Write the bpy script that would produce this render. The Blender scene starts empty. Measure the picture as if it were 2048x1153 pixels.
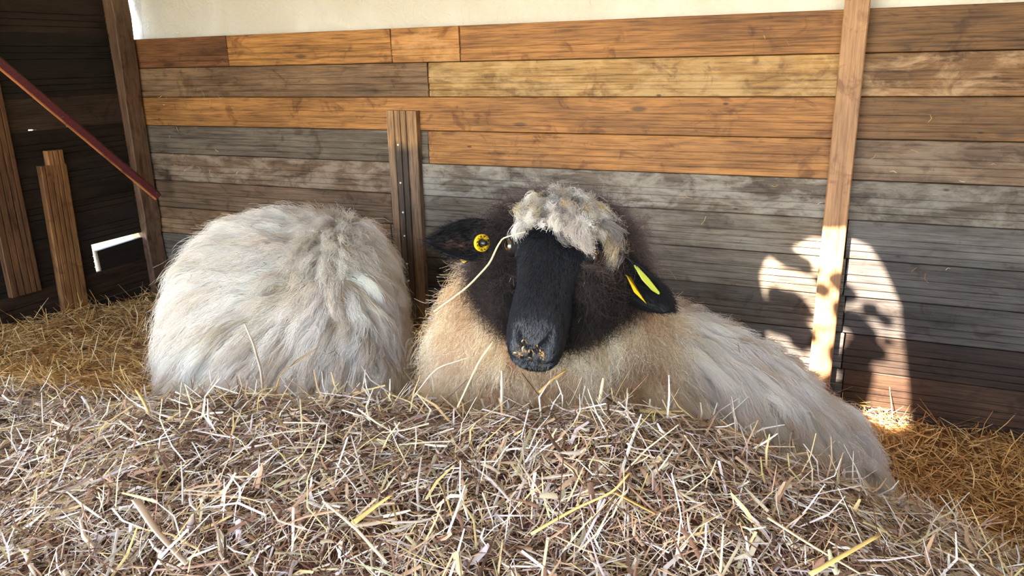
import bpy, bmesh, math, random
import numpy as np
from mathutils import Vector, Matrix
from mathutils.bvhtree import BVHTree
from mathutils.kdtree import KDTree

RNG = np.random.default_rng(7)
random.seed(7)
SC = bpy.context.scene
COL = SC.collection
PI = math.pi

# ------------------------------------------------------------------ camera
# world: the back left corner of the shed is the origin, x runs along the back wall,
# the inside is y < 0, z is up.  Level frame (u right, d forward, z up) sits at the camera.
CX, CY, CZ = 2.88, -2.465, 1.2
FPX, PITCH, YAW, ROLL = 1505.87, 0.296368, 0.41972, -0.0224427
cyw, syw = math.cos(YAW), math.sin(YAW)


def W(u, d, z):
    return Vector((CX + u * cyw - d * syw, CY + u * syw + d * cyw, z))


def Wn(a):
    a = np.asarray(a, float)
    return np.stack([CX + a[..., 0] * cyw - a[..., 1] * syw, CY + a[..., 0] * syw + a[..., 1] * cyw, a[..., 2]], -1)


def Ln(a):
    a = np.asarray(a, float)
    x, y = a[..., 0] - CX, a[..., 1] - CY
    return np.stack([x * cyw + y * syw, -x * syw + y * cyw, a[..., 2]], -1)


_R = Vector((cyw, syw, 0)); _F = Vector((-syw, cyw, 0)); _Z = Vector((0, 0, 1))
_fw = _F * math.cos(PITCH) - _Z * math.sin(PITCH)
_up = _F * math.sin(PITCH) + _Z * math.cos(PITCH)
c_r = _R * math.cos(ROLL) + _up * math.sin(ROLL)
c_u = -_R * math.sin(ROLL) + _up * math.cos(ROLL)


def ray(x, y):
    return (c_r * (x - 1024) + c_u * (576.5 - y) + _fw * FPX).normalized()


def at_y(x, y, Y=0.0):
    r = ray(x, y); t = (Y - CY) / r.y
    return Vector((CX, CY, CZ)) + r * t


def at_x(x, y, X=0.0):
    r = ray(x, y); t = (X - CX) / r.x
    return Vector((CX, CY, CZ)) + r * t


def at_d(x, y, D):
    r = ray(x, y); t = D / r.dot(_F)
    return Vector((CX, CY, CZ)) + r * t


cam_data = bpy.data.cameras.new('camera')
cam = bpy.data.objects.new('camera', cam_data)
COL.objects.link(cam)
m = Matrix((c_r, c_u, -_fw)).transposed().to_4x4()
m.translation = Vector((CX, CY, CZ))
cam.matrix_world = m
cam_data.sensor_width = 36
cam_data.lens = 36 * FPX / 2048
cam_data.clip_start = 0.02
SC.camera = cam

# ------------------------------------------------------------------ light
SUN = Vector((0.36, 0.86, -0.86)).normalized()       # the way the sunlight travels
world = bpy.data.worlds.new('sky'); SC.world = world
world.use_nodes = True
nt = world.node_tree
bg = nt.nodes['Background']
sky = nt.nodes.new('ShaderNodeTexSky')
sky.sky_type = 'NISHITA'
sky.sun_disc = False
sky.sun_elevation = math.asin(-SUN.z)
sky.sun_rotation = math.atan2(-SUN.x, -SUN.y)
sky.dust_density = 1.0
nt.links.new(sky.outputs[0], bg.inputs[0])
bg.inputs[1].default_value = 0.85

sd = bpy.data.lights.new('sun', 'SUN')
sd.energy = 34.0
sd.angle = math.radians(0.55)
sd.color = (1.0, 0.90, 0.78)
sun = bpy.data.objects.new('sun', sd)
COL.objects.link(sun)
sun.rotation_euler = SUN.to_track_quat('-Z', 'Y').to_euler()
sun.location = (1, -6, 6)

SC.view_settings.view_transform = 'Standard'
SC.view_settings.look = 'None'
SC.view_settings.gamma = 1
SC.view_settings.use_curve_mapping = False
SC.view_settings.exposure = 1.2
SC.cycles.max_bounces = 7
SC.cycles.diffuse_bounces = 4
SC.cycles.glossy_bounces = 2
SC.cycles.transmission_bounces = 4


# ------------------------------------------------------------------ helpers
def srgb(r, g, b):
    f = lambda c: c / 12.92 if c <= 0.04045 else ((c + 0.055) / 1.055) ** 2.4
    return (f(r / 255), f(g / 255), f(b / 255))


def link(name, me, mat=None, parent=None):
    o = bpy.data.objects.new(name, me)
    COL.objects.link(o)
    if mat:
        me.materials.append(mat)
    if parent:
        o.parent = parent
    return o


def tag(o, label=None, cat=None, group=None, kind=None):
    if label: o['label'] = label
    if cat: o['category'] = cat
    if group: o['group'] = group
    if kind: o['kind'] = kind
    return o


def empty(name, loc=(0, 0, 0)):
    o = bpy.data.objects.new(name, None)
    o.location = loc
    o.empty_display_size = 0.05
    COL.objects.link(o)
    return o


def mesh_np(name, verts, quads=None, tris=None, cols=None, smooth=False):
    me = bpy.data.meshes.new(name)
    verts = np.asarray(verts, np.float32)
    me.vertices.add(len(verts))
    me.vertices.foreach_set('co', verts.ravel())
    loops = []; starts = []; totals = []
    n = 0
    if quads is not None and len(quads):
        q = np.asarray(quads, np.int32); loops.append(q.ravel())
        starts.append(n + np.arange(len(q)) * 4); totals.append(np.full(len(q), 4)); n += q.size
    if tris is not None and len(tris):
        t = np.asarray(tris, np.int32); loops.append(t.ravel())
        starts.append(n + np.arange(len(t)) * 3); totals.append(np.full(len(t), 3)); n += t.size
    loops = np.concatenate(loops).astype(np.int32)
    starts = np.concatenate(starts).astype(np.int32)
    totals = np.concatenate(totals).astype(np.int32)
    me.loops.add(len(loops)); me.loops.foreach_set('vertex_index', loops)
    me.polygons.add(len(starts)); me.polygons.foreach_set('loop_start', starts); me.polygons.foreach_set('loop_total', totals)
    if smooth:
        me.polygons.foreach_set('use_smooth', np.ones(len(starts), bool))
    me.update(calc_edges=True)
    if cols is not None:
        a = me.color_attributes.new('Col', 'FLOAT_COLOR', 'POINT')
        c = np.ones((len(verts), 4), np.float32); c[:, :3] = cols
        a.data.foreach_set('color', c.ravel())
    return me


def extrude_poly(pts, depth, axis='y', y0=0.0):
    """closed polygon pts [(a,b)] in the x-z plane, extruded along +y by depth"""
    bm = bmesh.new()
    f = [bm.verts.new((a, y0, b)) for a, b in pts]
    g = [bm.verts.new((a, y0 + depth, b)) for a, b in pts]
    n = len(pts)
    bm.faces.new(f); bm.faces.new(g[::-1])
    for i in range(n):
        bm.faces.new((f[i], g[i], g[(i + 1) % n], f[(i + 1) % n]))
    bmesh.ops.recalc_face_normals(bm, faces=bm.faces)
    return bm


def bm_mesh(bm, name, smooth=False):
    me = bpy.data.meshes.new(name)
    bm.to_mesh(me); bm.free()
    if smooth:
        for p in me.polygons: p.use_smooth = True
    return me


def tube(points, radii, n=6, cap=True, name='tube', flat=1.0, smooth=True):
    pts = [Vector(p) for p in points]
    bm = bmesh.new(); rings = []
    up = Vector((0.13, 0.31, 0.94)).normalized()
    for i, p in enumerate(pts):
        t = (pts[min(i + 1, len(pts) - 1)] - pts[max(i - 1, 0)]).normalized()
        a = t.cross(up)
        if a.length < 1e-3: a = t.cross(Vector((1, 0, 0)))
        a.normalize(); b = a.cross(t).normalized()
        r = radii[i] if hasattr(radii, '__len__') else radii
        rings.append([bm.verts.new(p + a * math.cos(2 * PI * k / n) * r + b * math.sin(2 * PI * k / n) * r * flat) for k in range(n)])
    for i in range(len(rings) - 1):
        for k in range(n):
            bm.faces.new((rings[i][k], rings[i][(k + 1) % n], rings[i + 1][(k + 1) % n], rings[i + 1][k]))
    if cap:
        bm.faces.new(rings[0][::-1]); bm.faces.new(rings[-1])
    bmesh.ops.recalc_face_normals(bm, faces=bm.faces)
    return bm_mesh(bm, name, smooth)


# ------------------------------------------------------------------ materials
def new_mat(name):
    mt = bpy.data.materials.new(name); mt.use_nodes = True
    n = mt.node_tree
    return mt, n, n.nodes['Principled BSDF'], n.links.new


def N(nt_, kind, **kw):
    nd = nt_.nodes.new(kind)
    for k, v in kw.items():
        setattr(nd, k, v)
    return nd


def math_node(t, op, a, b=None, clamp=False):
    nd = t.nodes.new('ShaderNodeMath'); nd.operation = op; nd.use_clamp = clamp
    for i, v in enumerate((a, b)):
        if v is None: continue
        if isinstance(v, (int, float)): nd.inputs[i].default_value = v
        else: t.links.new(v, nd.inputs[i])
    return nd.outputs[0]


def mix_col(t, fac, a, b, blend='MIX'):
    nd = t.nodes.new('ShaderNodeMix'); nd.data_type = 'RGBA'; nd.blend_type = blend
    for i, v in ((0, fac), (6, a), (7, b)):
        if isinstance(v, (int, float)): nd.inputs[i].default_value = v
        elif isinstance(v, tuple): nd.inputs[i].default_value = (*v[:3], 1)
        else: t.links.new(v, nd.inputs[i])
    return nd.outputs[2]


def ramp(t, fac, stops):
    nd = t.nodes.new('ShaderNodeValToRGB')
    el = nd.color_ramp.elements
    while len(el) < len(stops): el.new(0.5)
    for e, (p, c) in zip(el, stops):
        e.position = p; e.color = (*c, 1) if len(c) == 3 else c
    t.links.new(fac, nd.inputs[0])
    return nd.outputs[0]


def wood_material(name, rough=0.62, grain=1.0, knots=True):
    """weathered softwood; the object colour is the board's own colour, its alpha how far the old coat has peeled"""
    mt, t, bsdf, L = new_mat(name)
    tc = N(t, 'ShaderNodeTexCoord'); oi = N(t, 'ShaderNodeObjectInfo')
    off = N(t, 'ShaderNodeVectorMath', operation='MULTIPLY_ADD')
    comb = N(t, 'ShaderNodeCombineXYZ')
    for i, k in enumerate((37.0, 11.0, 23.0)):
        L(math_node(t, 'MULTIPLY', oi.outputs['Random'], k), comb.inputs[i])
    add = N(t, 'ShaderNodeVectorMath', operation='ADD')
    L(tc.outputs['Object'], add.inputs[0]); L(comb.outputs[0], add.inputs[1])
    P = add.outputs[0]

    def mapped(sx, sy, sz):
        mp = N(t, 'ShaderNodeMapping'); mp.inputs['Scale'].default_value = (sx, sy, sz)
        L(P, mp.inputs[0]); return mp.outputs[0]

    def noise(vec, sc, det=4, rgh=0.6, dist=0.0):
        n = N(t, 'ShaderNodeTexNoise'); n.inputs['Scale'].default_value = sc; n.inputs['Detail'].default_value = det
        n.inputs['Roughness'].default_value = rgh; n.inputs['Distortion'].default_value = dist
        L(vec, n.inputs['Vector']); return n.outputs['Fac']
    # growth rings stretched along the board, swirling about the knots
    kv = N(t, 'ShaderNodeTexVoronoi'); kv.inputs['Scale'].default_value = 1.0; kv.inputs['Randomness'].default_value = 1.0
    L(mapped(2.6, 0.0, 8.0), kv.inputs['Vector'])
    kd = kv.outputs['Distance']
    knot_pull = math_node(t, 'MULTIPLY', math_node(t, 'SUBTRACT', 0.30, kd, True), 5.0)
    base_v = mapped(1.4, 20, 46)
    addz = N(t, 'ShaderNodeVectorMath', operation='ADD'); cz = N(t, 'ShaderNodeCombineXYZ')
    L(knot_pull, cz.inputs[2]); L(base_v, addz.inputs[0]); L(cz.outputs[0], addz.inputs[1])
    rings = noise(addz.outputs[0], 1.0, 5, 0.65, 0.6)
    fine = noise(mapped(9, 60, 260), 1.0, 3, 0.6)
    blotch = noise(mapped(2.2, 3, 9), 1.0, 5, 0.65)
    blotch2 = noise(mapped(6.5, 5, 17), 1.0, 5, 0.7, 0.4)
    col = mix_col(t, 1.0, oi.outputs['Color'], ramp(t, rings, [(0.28, (0.55, 0.50, 0.44)), (0.46, (0.92, 0.90, 0.86)), (0.62, (1.08, 1.07, 1.04)), (0.8, (0.78, 0.73, 0.68))]), 'MULTIPLY')
    col = mix_col(t, 0.8 * grain, col, mix_col(t, 1.0, col, ramp(t, fine, [(0.32, (0.30, 0.27, 0.25)), (0.50, (0.95, 0.94, 0.93)), (0.68, (1.3, 1.3, 1.3))]), 'MULTIPLY'))
    col = mix_col(t, 0.75, col, mix_col(t, 1.0, col, ramp(t, blotch, [(0.3, (0.40, 0.35, 0.31)), (0.62, (1.3, 1.27, 1.2))]), 'MULTIPLY'))
    # peeled, pale grey remains of a coat
    pm = math_node(t, 'MULTIPLY', ramp(t, blotch2, [(0.44, (0, 0, 0)), (0.60, (1, 1, 1))]), oi.outputs['Alpha'], True)
    pale = mix_col(t, 1.0, mix_col(t, 1.0, oi.outputs['Color'], (1.75, 1.85, 1.9), 'MULTIPLY'), mix_col(t, fine, (0.11, 0.105, 0.09), (0.04, 0.04, 0.035)), 'ADD')
    col = mix_col(t, pm, col, pale)
    # stains
    st = ramp(t, noise(mapped(11, 8, 13), 1.0, 4, 0.6, 1.0), [(0.57, (0, 0, 0)), (0.68, (1, 1, 1))])
    col = mix_col(t, math_node(t, 'MULTIPLY', st, 0.7), col, mix_col(t, 1.0, col, (0.42, 0.32, 0.25), 'MULTIPLY'))
    if knots:
        kv2 = N(t, 'ShaderNodeTexVoronoi'); kv2.inputs['Scale'].default_value = 1.0; kv2.inputs['Randomness'].default_value = 1.0
        L(mapped(5.3, 0.0, 13.0), kv2.inputs['Vector'])
        kn2 = ramp(t, kv2.outputs['Distance'], [(0.03, (1, 1, 1)), (0.06, (0, 0, 0))])
        col = mix_col(t, math_node(t, 'MULTIPLY', kn2, 0.8), col, (0.02, 0.013, 0.009))
        kn = ramp(t, kd, [(0.045, (1, 1, 1)), (0.09, (0, 0, 0))])
        col = mix_col(t, math_node(t, 'MULTIPLY', kn, 0.75), col, (0.05, 0.028, 0.016))
    L(col, bsdf.inputs['Base Color'])
    bsdf.inputs['Roughness'].default_value = rough
    bsdf.inputs['Specular IOR Level'].default_value = 0.3
    bp = N(t, 'ShaderNodeBump'); bp.inputs['Strength'].default_value = 0.35; bp.inputs['Distance'].default_value = 0.004
    L(mix_col(t, 0.5, rings, fine), bp.inputs['Height']); L(bp.outputs[0], bsdf.inputs['Normal'])
    return mt


WOOD = wood_material('weathered_board')
PINE = wood_material('fresh_pine', 0.55, 0.6)


def plain(name, col, rough=0.6, spec=0.4, **kw):
    mt, t, b, L = new_mat(name)
    b.inputs['Base Color'].default_value = (*col, 1)
    b.inputs['Roughness'].default_value = rough
    b.inputs['Specular IOR Level'].default_value = spec
    for k, v in kw.items():
        b.inputs[k].default_value = v
    return mt


def tarp_material(name, col, trans):
    mt, t, b, L = new_mat(name)
    tc = N(t, 'ShaderNodeTexCoord')
    n1 = N(t, 'ShaderNodeTexNoise'); n1.inputs['Scale'].default_value = 3.0; n1.inputs['Detail'].default_value = 6; n1.inputs['Distortion'].default_value = 0.8
    L(tc.outputs['Object'], n1.inputs['Vector'])
    n2 = N(t, 'ShaderNodeTexNoise'); n2.inputs['Scale'].default_value = 38.0; n2.inputs['Detail'].default_value = 3; n2.inputs['Distortion'].default_value = 1.5
    L(tc.outputs['Object'], n2.inputs['Vector'])
    c = mix_col(t, 1.0, col, ramp(t, n1.outputs['Fac'], [(0.3, (0.84, 0.80, 0.72)), (0.6, (1, 1, 1))]), 'MULTIPLY')
    L(c, b.inputs['Base Color'])
    b.inputs['Roughness'].default_value = 0.55
    bp = N(t, 'ShaderNodeBump'); bp.inputs['Strength'].default_value = 0.6; bp.inputs['Distance'].default_value = 0.02
    L(mix_col(t, 0.35, n1.outputs['Fac'], n2.outputs['Fac']), bp.inputs['Height'])
    L(bp.outputs[0], b.inputs['Normal'])
    tr = N(t, 'ShaderNodeBsdfTranslucent'); L(c, tr.inputs[0])
    mx = N(t, 'ShaderNodeMixShader'); mx.inputs[0].default_value = trans
    L(b.outputs[0], mx.inputs[1]); L(tr.outputs[0], mx.inputs[2])
    L(mx.outputs[0], t.nodes['Material Output'].inputs[0])
    return mt


TARP = tarp_material('cream_tarpaulin', (0.64, 0.58, 0.50), 0.020)
ROOFT = tarp_material('heavy_tarpaulin', (0.62, 0.60, 0.56), 0.015)


def attr_material(name, rough=0.6, spec=0.25, trans=0.0, sheen=0.0):
    mt, t, b, L = new_mat(name)
    a = N(t, 'ShaderNodeAttribute'); a.attribute_name = 'Col'
    L(a.outputs['Color'], b.inputs['Base Color'])
    b.inputs['Roughness'].default_value = rough
    b.inputs['Specular IOR Level'].default_value = spec
    if sheen:
        b.inputs['Sheen Weight'].default_value = sheen
    if trans:
        tr = N(t, 'ShaderNodeBsdfTranslucent'); L(a.outputs['Color'], tr.inputs[0])
        mx = N(t, 'ShaderNodeMixShader'); mx.inputs[0].default_value = trans
        L(b.outputs[0], mx.inputs[1]); L(tr.outputs[0], mx.inputs[2])
        L(mx.outputs[0], t.nodes['Material Output'].inputs[0])
    return mt


STRAW = attr_material('straw', 0.45, 0.45, 0.18)
WOOL = attr_material('wool', 0.75, 0.12, 0.30)
SKIN = attr_material('sheep_skin', 0.6, 0.15)
FUR = attr_material('short_fur', 0.34, 1.0)

# ------------------------------------------------------------------ setting: floor, ground, walls, ceiling
ROOF_Z = 2.05
XR = 4.5


def slab(name, x0, x1, y0, y1, z0, z1, mat, parent=None):
    bm = bmesh.new()
    bmesh.ops.create_cube(bm, size=1, matrix=Matrix.Translation(((x0 + x1) / 2, (y0 + y1) / 2, (z0 + z1) / 2)) @ Matrix.Diagonal((x1 - x0, y1 - y0, z1 - z0, 1)))
    return link(name, bm_mesh(bm, name), mat, parent)


def noisy(name, a, b_, scale, rough=0.9):
    mt, t, b, L = new_mat(name)
    tc = N(t, 'ShaderNodeTexCoord')
    n = N(t, 'ShaderNodeTexNoise'); n.inputs['Scale'].default_value = scale; n.inputs['Detail'].default_value = 6
    L(tc.outputs['Object'], n.inputs['Vector'])
    L(ramp(t, n.outputs['Fac'], [(0.3, a), (0.7, b_)]), b.inputs['Base Color'])
    b.inputs['Roughness'].default_value = rough
    return mt


DIRT = noisy('trodden_earth', (0.10, 0.07, 0.045), (0.20, 0.15, 0.10), 9)
GRAVEL = noisy('grassy_yard', (0.07, 0.085, 0.035), (0.15, 0.15, 0.08), 2.5)
fl = slab('floor', 0, XR, -3.8, 0.0, -0.06, 0.0, DIRT); tag(fl, 'trodden earth floor of the shed', 'floor', kind='structure')
gr = slab('ground', -14, 18, -18, 14, -0.16, -0.061, GRAVEL); tag(gr, 'grassy yard outside the shed', 'ground', kind='structure')

PW = 0.12                       # height of one board row
TOP = 1.3135


def board_mesh(length, height, thick=0.024, grooves=(0.42, 0.61, 0.80), gw=0.0038, gd=0.0042, name='board', end_skew=0.0, jag=0.0):
    """horizontal grooved board: x 0..length, z 0..height, front face at y = -thick (toward the room), back at y = 0"""
    e = 0.0022
    prof = [(0.0, 0.0), (-thick + e, 0.0), (-thick, e)]
    for g in sorted(grooves, reverse=True):           # from the bottom up; g is measured from the top edge
        zc = height * (1 - g)
        prof += [(-thick, zc - gw / 2), (-thick + gd, zc - gw / 4), (-thick + gd, zc + gw / 4), (-thick, zc + gw / 2)]
    prof += [(-thick, height - e), (-thick + e, height), (0.0, height)]
    bm = bmesh.new()
    a = [bm.verts.new((0.0 + random.uniform(0, jag), y, z)) for y, z in prof]
    b = [bm.verts.new((length - random.uniform(0, jag), y, z)) for y, z in prof]
    n = len(prof)
    for i in range(n):
        bm.faces.new((a[i], a[(i + 1) % n], b[(i + 1) % n], b[i]))
    bm.faces.new(a[::-1]); bm.faces.new(b)
    bmesh.ops.recalc_face_normals(bm, faces=bm.faces)
    return bm_mesh(bm, name)


BLACKBACK = plain('dark_backing', (0.010, 0.008, 0.006), 0.95, 0.05)
# --- back wall
wall_back = slab('wall_back', -0.05, XR + 0.05, 0.001, 0.012, 0.0, TOP - 0.012, BLACKBACK)
tag(wall_back, 'back wall of weathered grooved horizontal boards', 'wall', kind='structure')
C = dict(
    red=srgb(112, 74, 46), orange=srgb(160, 112, 62), orange2=srgb(150, 104, 58), olive=srgb(118, 88, 52), olive2=srgb(106, 76, 46), yellow=srgb(142, 109, 64),
    brown=srgb(112, 86, 62), brown2=srgb(96, 76, 60), grey=srgb(101, 90, 79), dgrey=srgb(84, 76, 68), lgrey=srgb(112, 102, 90),
    slate=srgb(90, 85, 83), slate2=srgb(76, 71, 69), dbrown=srgb(72, 53, 40), umber=srgb(56, 44, 37))


def px_x(x, y):
    return at_y(x, y).x


rows = [  # left edge in the photograph's x, board colour, peel
    [(250, 'red', 0.0), (463, 'orange', 0.03), (790, 'orange', 0.4), (926, 'orange2', 0.03), (1700, 'olive2', 0.0)],
    [(250, 'brown', 0.12), (863, 'yellow', 0.45), (1700, 'olive2', 0.8)],
    [(250, 'orange2', 0.04), (1700, 'olive2', 0.08)],
    [(250, 'grey', 0.05), (863, 'orange2', 0.12), (1700, 'brown2', 0.4)],
    [(250, 'brown2', 0.7), (790, 'grey', 0.85), (1700, 'dgrey', 0.6)],
    [(250, 'brown2', 0.1), (790, 'lgrey', 0.25), (1700, 'slate', 0.12)],
    [(250, 'brown', 0.25), (790, 'lgrey', 0.12), (1700, 'slate2', 0.05)],
    [(250, 'dgrey', 0.1), (790, 'dgrey', 0.1), (1700, 'slate2', 0.05)],
    [(250, 'brown2', 0.1), (790, 'slate', 0.05), (1700, 'umber', 0.0)],
    [(250, 'dgrey', 0.1), (790, 'slate2', 0.0), (1700, 'dbrown', 0.0)],
    [(250, 'dbrown', 0.0), (790, 'slate2', 0.0), (1700, 'umber', 0.0)],
]
for k, segs in enumerate(rows):
    z0 = TOP - (k + 1) * PW
    h = PW - 0.0022
    ymid = [105, 160, 222, 290, 350, 410, 465, 520, 580, 640, 700][k]
    xs = [0.0 if s[0] == 250 else px_x(s[0], ymid) for s in segs] + [XR]
    for i, (sx, cname, peel) in enumerate(segs):
        x0, x1 = xs[i] + (0.0008 if i else 0), xs[i + 1] - 0.0008
        gs = (0.62, 0.80) if (k == 0 and i != 1) else (0.42 + random.uniform(-.02, .02), 0.61, 0.80)
        me = board_mesh(x1 - x0, max(h, 0.02), 0.022 + random.uniform(-.0015, .0025), gs, jag=0.003)
        o = link('plank', me, WOOD, wall_back)
        o.location = (x0, 0.0, z0)
        o.rotation_euler.x = random.uniform(-0.004, 0.006)
        v = random.uniform(0.93, 1.07)
        o.color = (*[c * v for c in C[cname]], peel)

# --- left wall: boards run along y; local x of a board is turned to +y... (front face toward +x)
wall_left = empty('wall_left', (0, 0, 0)); tag(wall_left, 'dark left wall of weathered horizontal boards', 'wall', kind='structure')
LW = 3.3


def wall_poly_board(pts, thick, mat, parent, color, x0=0.0):
    """pts: outline [(y, z)], front face at x = x0 + thick"""
    bm = bmesh.new()
    f = [bm.verts.new((x0 + thick, a, b)) for a, b in pts]
    g = [bm.verts.new((x0, a, b)) for a, b in pts]
    n = len(pts)
    bm.faces.new(f); bm.faces.new(g[::-1])
    for i in range(n):
        bm.faces.new((f[i], g[i], g[(i + 1) % n], f[(i + 1) % n]))
    bmesh.ops.recalc_face_normals(bm, faces=bm.faces)
    # board local x along the grain
    o = link('plank', bm_mesh(bm, 'plank'), mat, parent)
    return o


def left_board(z0, z1, ya, yb, cname, peel=0.0, f=1.0, thick=0.022, grooves=(0.42, 0.61, 0.80), tilt=0.0):
    me = board_mesh(yb - ya, z1 - z0, thick, grooves)
    o = link('plank', me, WOOD, wall_left)
    # local x -> world -y, local -y (front) -> world +x
    o.rotation_euler = (0, tilt, math.radians(90))
    o.location = (0.0, ya, z0)
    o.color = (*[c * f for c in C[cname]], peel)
    return o


# board rows of the left wall (z at the corner); rows measured from the photograph
g_lo = at_x(190, 541, 0.01); g_hi = at_x(190, 486, 0.01); g_c = at_x(283, 468, 0.01); g_cl = at_x(283, 519, 0.01)
gz1 = (g_c.z + g_hi.z) / 2 + 0.004      # upper edge of the open row
gz0 = (g_lo.z + g_cl.z) / 2 - 0.002     # lower edge
ztop = gz1
k = 0
chinks = []
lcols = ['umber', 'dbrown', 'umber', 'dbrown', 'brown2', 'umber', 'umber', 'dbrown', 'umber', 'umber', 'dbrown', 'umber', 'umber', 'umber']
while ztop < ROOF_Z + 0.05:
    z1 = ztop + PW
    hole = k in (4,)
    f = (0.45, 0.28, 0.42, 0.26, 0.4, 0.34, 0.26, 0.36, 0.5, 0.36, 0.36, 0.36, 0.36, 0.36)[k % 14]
    zc_ = at_x(130, 265, 0.0).z
    if ztop - 0.06 < zc_ <= ztop + 0.06 and not chinks:
        # old nail holes and a split in the lower edge of one board let daylight through
        chinks.append(k)
        y1_, y2_, y3_ = at_x(132, 265, 0.01).y, at_x(70, 267, 0.01).y, at_x(52, 267, 0.01).y
        bmq = extrude_poly([(0.0, 0.0), (y3_ + LW, 0.0), (y3_ + LW + .004, 0.010), (y2_ + LW, 0.008), (y2_ + LW + .002, 0.0), (y1_ + LW - .006, 0.0), (y1_ + LW - .004, .013), (y1_ + LW + .005, .011), (y1_ + LW + .006, 0.0),
                            (LW, 0.0), (LW, PW + .004), (0.0, PW + .004)], 0.022, y0=-0.022)
        oq = link('plank', bm_mesh(bmq, 'plank'), WOOD, wall_left)
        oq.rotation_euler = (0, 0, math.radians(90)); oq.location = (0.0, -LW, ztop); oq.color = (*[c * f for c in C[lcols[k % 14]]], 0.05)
    else:
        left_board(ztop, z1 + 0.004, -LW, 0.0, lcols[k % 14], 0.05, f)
    ztop = z1; k += 1
# the row with the gap: a long board that stops short, and a loose offcut beside the post
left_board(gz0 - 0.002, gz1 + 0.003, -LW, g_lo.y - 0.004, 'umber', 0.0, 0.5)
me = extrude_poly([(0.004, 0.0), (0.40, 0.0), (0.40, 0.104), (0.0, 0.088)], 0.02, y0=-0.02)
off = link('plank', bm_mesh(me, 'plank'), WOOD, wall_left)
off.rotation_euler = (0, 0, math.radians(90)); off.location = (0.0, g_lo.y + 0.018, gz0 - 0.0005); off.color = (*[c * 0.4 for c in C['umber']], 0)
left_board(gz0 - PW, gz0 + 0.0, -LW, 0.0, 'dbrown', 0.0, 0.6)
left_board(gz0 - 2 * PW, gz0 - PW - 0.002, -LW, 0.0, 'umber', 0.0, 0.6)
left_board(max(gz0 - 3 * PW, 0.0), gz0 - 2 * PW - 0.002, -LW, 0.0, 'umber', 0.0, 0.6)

# --- right wall, beyond the frame, closes the shed
wall_right = slab('wall_right', XR + 0.001, XR + 0.03, -3.8, 0.0, 0.0, ROOF_Z, BLACKBACK)
tag(wall_right, 'right wall of weathered boards', 'wall', kind='structure')
for k in range(17):
    me = board_mesh(3.8, PW - 0.002, 0.022)
    o = link('plank', me, WOOD, wall_right)
    o.rotation_euler = (0, 0, math.radians(-90)); o.location = (XR, 0.0, k * PW)
    o.color = (*C['brown2'], 0.1)

# --- ceiling: a tarpaulin roof; the tear is added and cut to shape the sun patch
TH = (ROOF_Z)


def on_roof(px, py, on='wall'):
    p = at_y(px, py, -0.025) if on == 'wall' else on
    t = (ROOF_Z - p.z) / SUN.z
    q = p + SUN * t
    return Vector((q.x, q.y))


def straw_pt(px, py, z):
    r = ray(px, py); t = (z - CZ) / r.z
    return Vector((CX, CY, CZ)) + r * t


hole_px = [(1520, 552), (1532, 520), (1560, 505), (1590, 490), (1625, 474), (1668, 480), (1705, 478), (1738, 492), (1765, 530), (1785, 575), (1800, 610),
           (1803, 660), (1808, 700), (1812, 742), (1816, 780)]
hole = [on_roof(*p) for p in hole_px]
for (x, y) in [(1818, 815), (1806, 842), (1770, 850), (1736, 835), (1728, 812)]:
    p = straw_pt(x, y, 0.13)
    t = (ROOF_Z - p.z) / SUN.z
    q = p + SUN * t
    hole.append(Vector((q.x, q.y)))
for p in [(1745, 775), (1752, 740), (1722, 735), (1690, 745), (1640, 775), (1600, 760), (1560, 735), (1540, 705), (1533, 660), (1536, 610), (1526, 585)]:
    hole.append(on_roof(*p))
bm = bmesh.new()
outer = [(-0.06, 0.08), (XR + 0.06, 0.08), (XR + 0.06, -3.8), (-0.06, -3.8)]
ov = [bm.verts.new((x, y, ROOF_Z)) for x, y in outer]
hv = [bm.verts.new((p.x, p.y, ROOF_Z)) for p in hole]
eds = [bm.edges.new((ov[i], ov[(i + 1) % 4])) for i in range(4)] + [bm.edges.new((hv[i], hv[(i + 1) % len(hv)])) for i in range(len(hv))]
bmesh.ops.triangle_fill(bm, use_beauty=True, edges=eds)
ceiling = link('ceiling', bm_mesh(bm, 'ceiling'), ROOFT)
tag(ceiling, 'cream tarpaulin roof with an added tear that shapes the sun patch', 'ceiling', kind='structure')
mod = ceiling.modifiers.new('thickness', 'SOLIDIFY'); mod.thickness = 0.002

# an unseen leafy branch, added over the tear to dapple the sun
LEAFM = plain('green_leaf', (0.06, 0.12, 0.025), 0.5, 0.4)
BARK = plain('twig_bark', (0.07, 0.05, 0.035), 0.8, 0.2)
br0 = on_roof(1590, 640); br1 = on_roof(1745, 700)
branch = empty('dapple_branch', (br0.x - .25, br0.y - .1, ROOF_Z)); tag(branch, 'unseen leafy branch added over the roof tear to dapple the sunlight', 'branch')
pts = [Vector((br0.x - .25 + (br1.x - br0.x + .4) * q / 8, br0.y - .1 + (br1.y - br0.y + .1) * q / 8 + .02 * math.sin(q * 1.7), ROOF_Z + .035 + .01 * math.sin(q))) for q in range(9)]
tw = link('twig', tube(pts, [.006 - .0005 * q for q in range(9)], 6, name='twig'), BARK, branch); tw.matrix_parent_inverse = Matrix.Translation(-Vector(branch.location))


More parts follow.
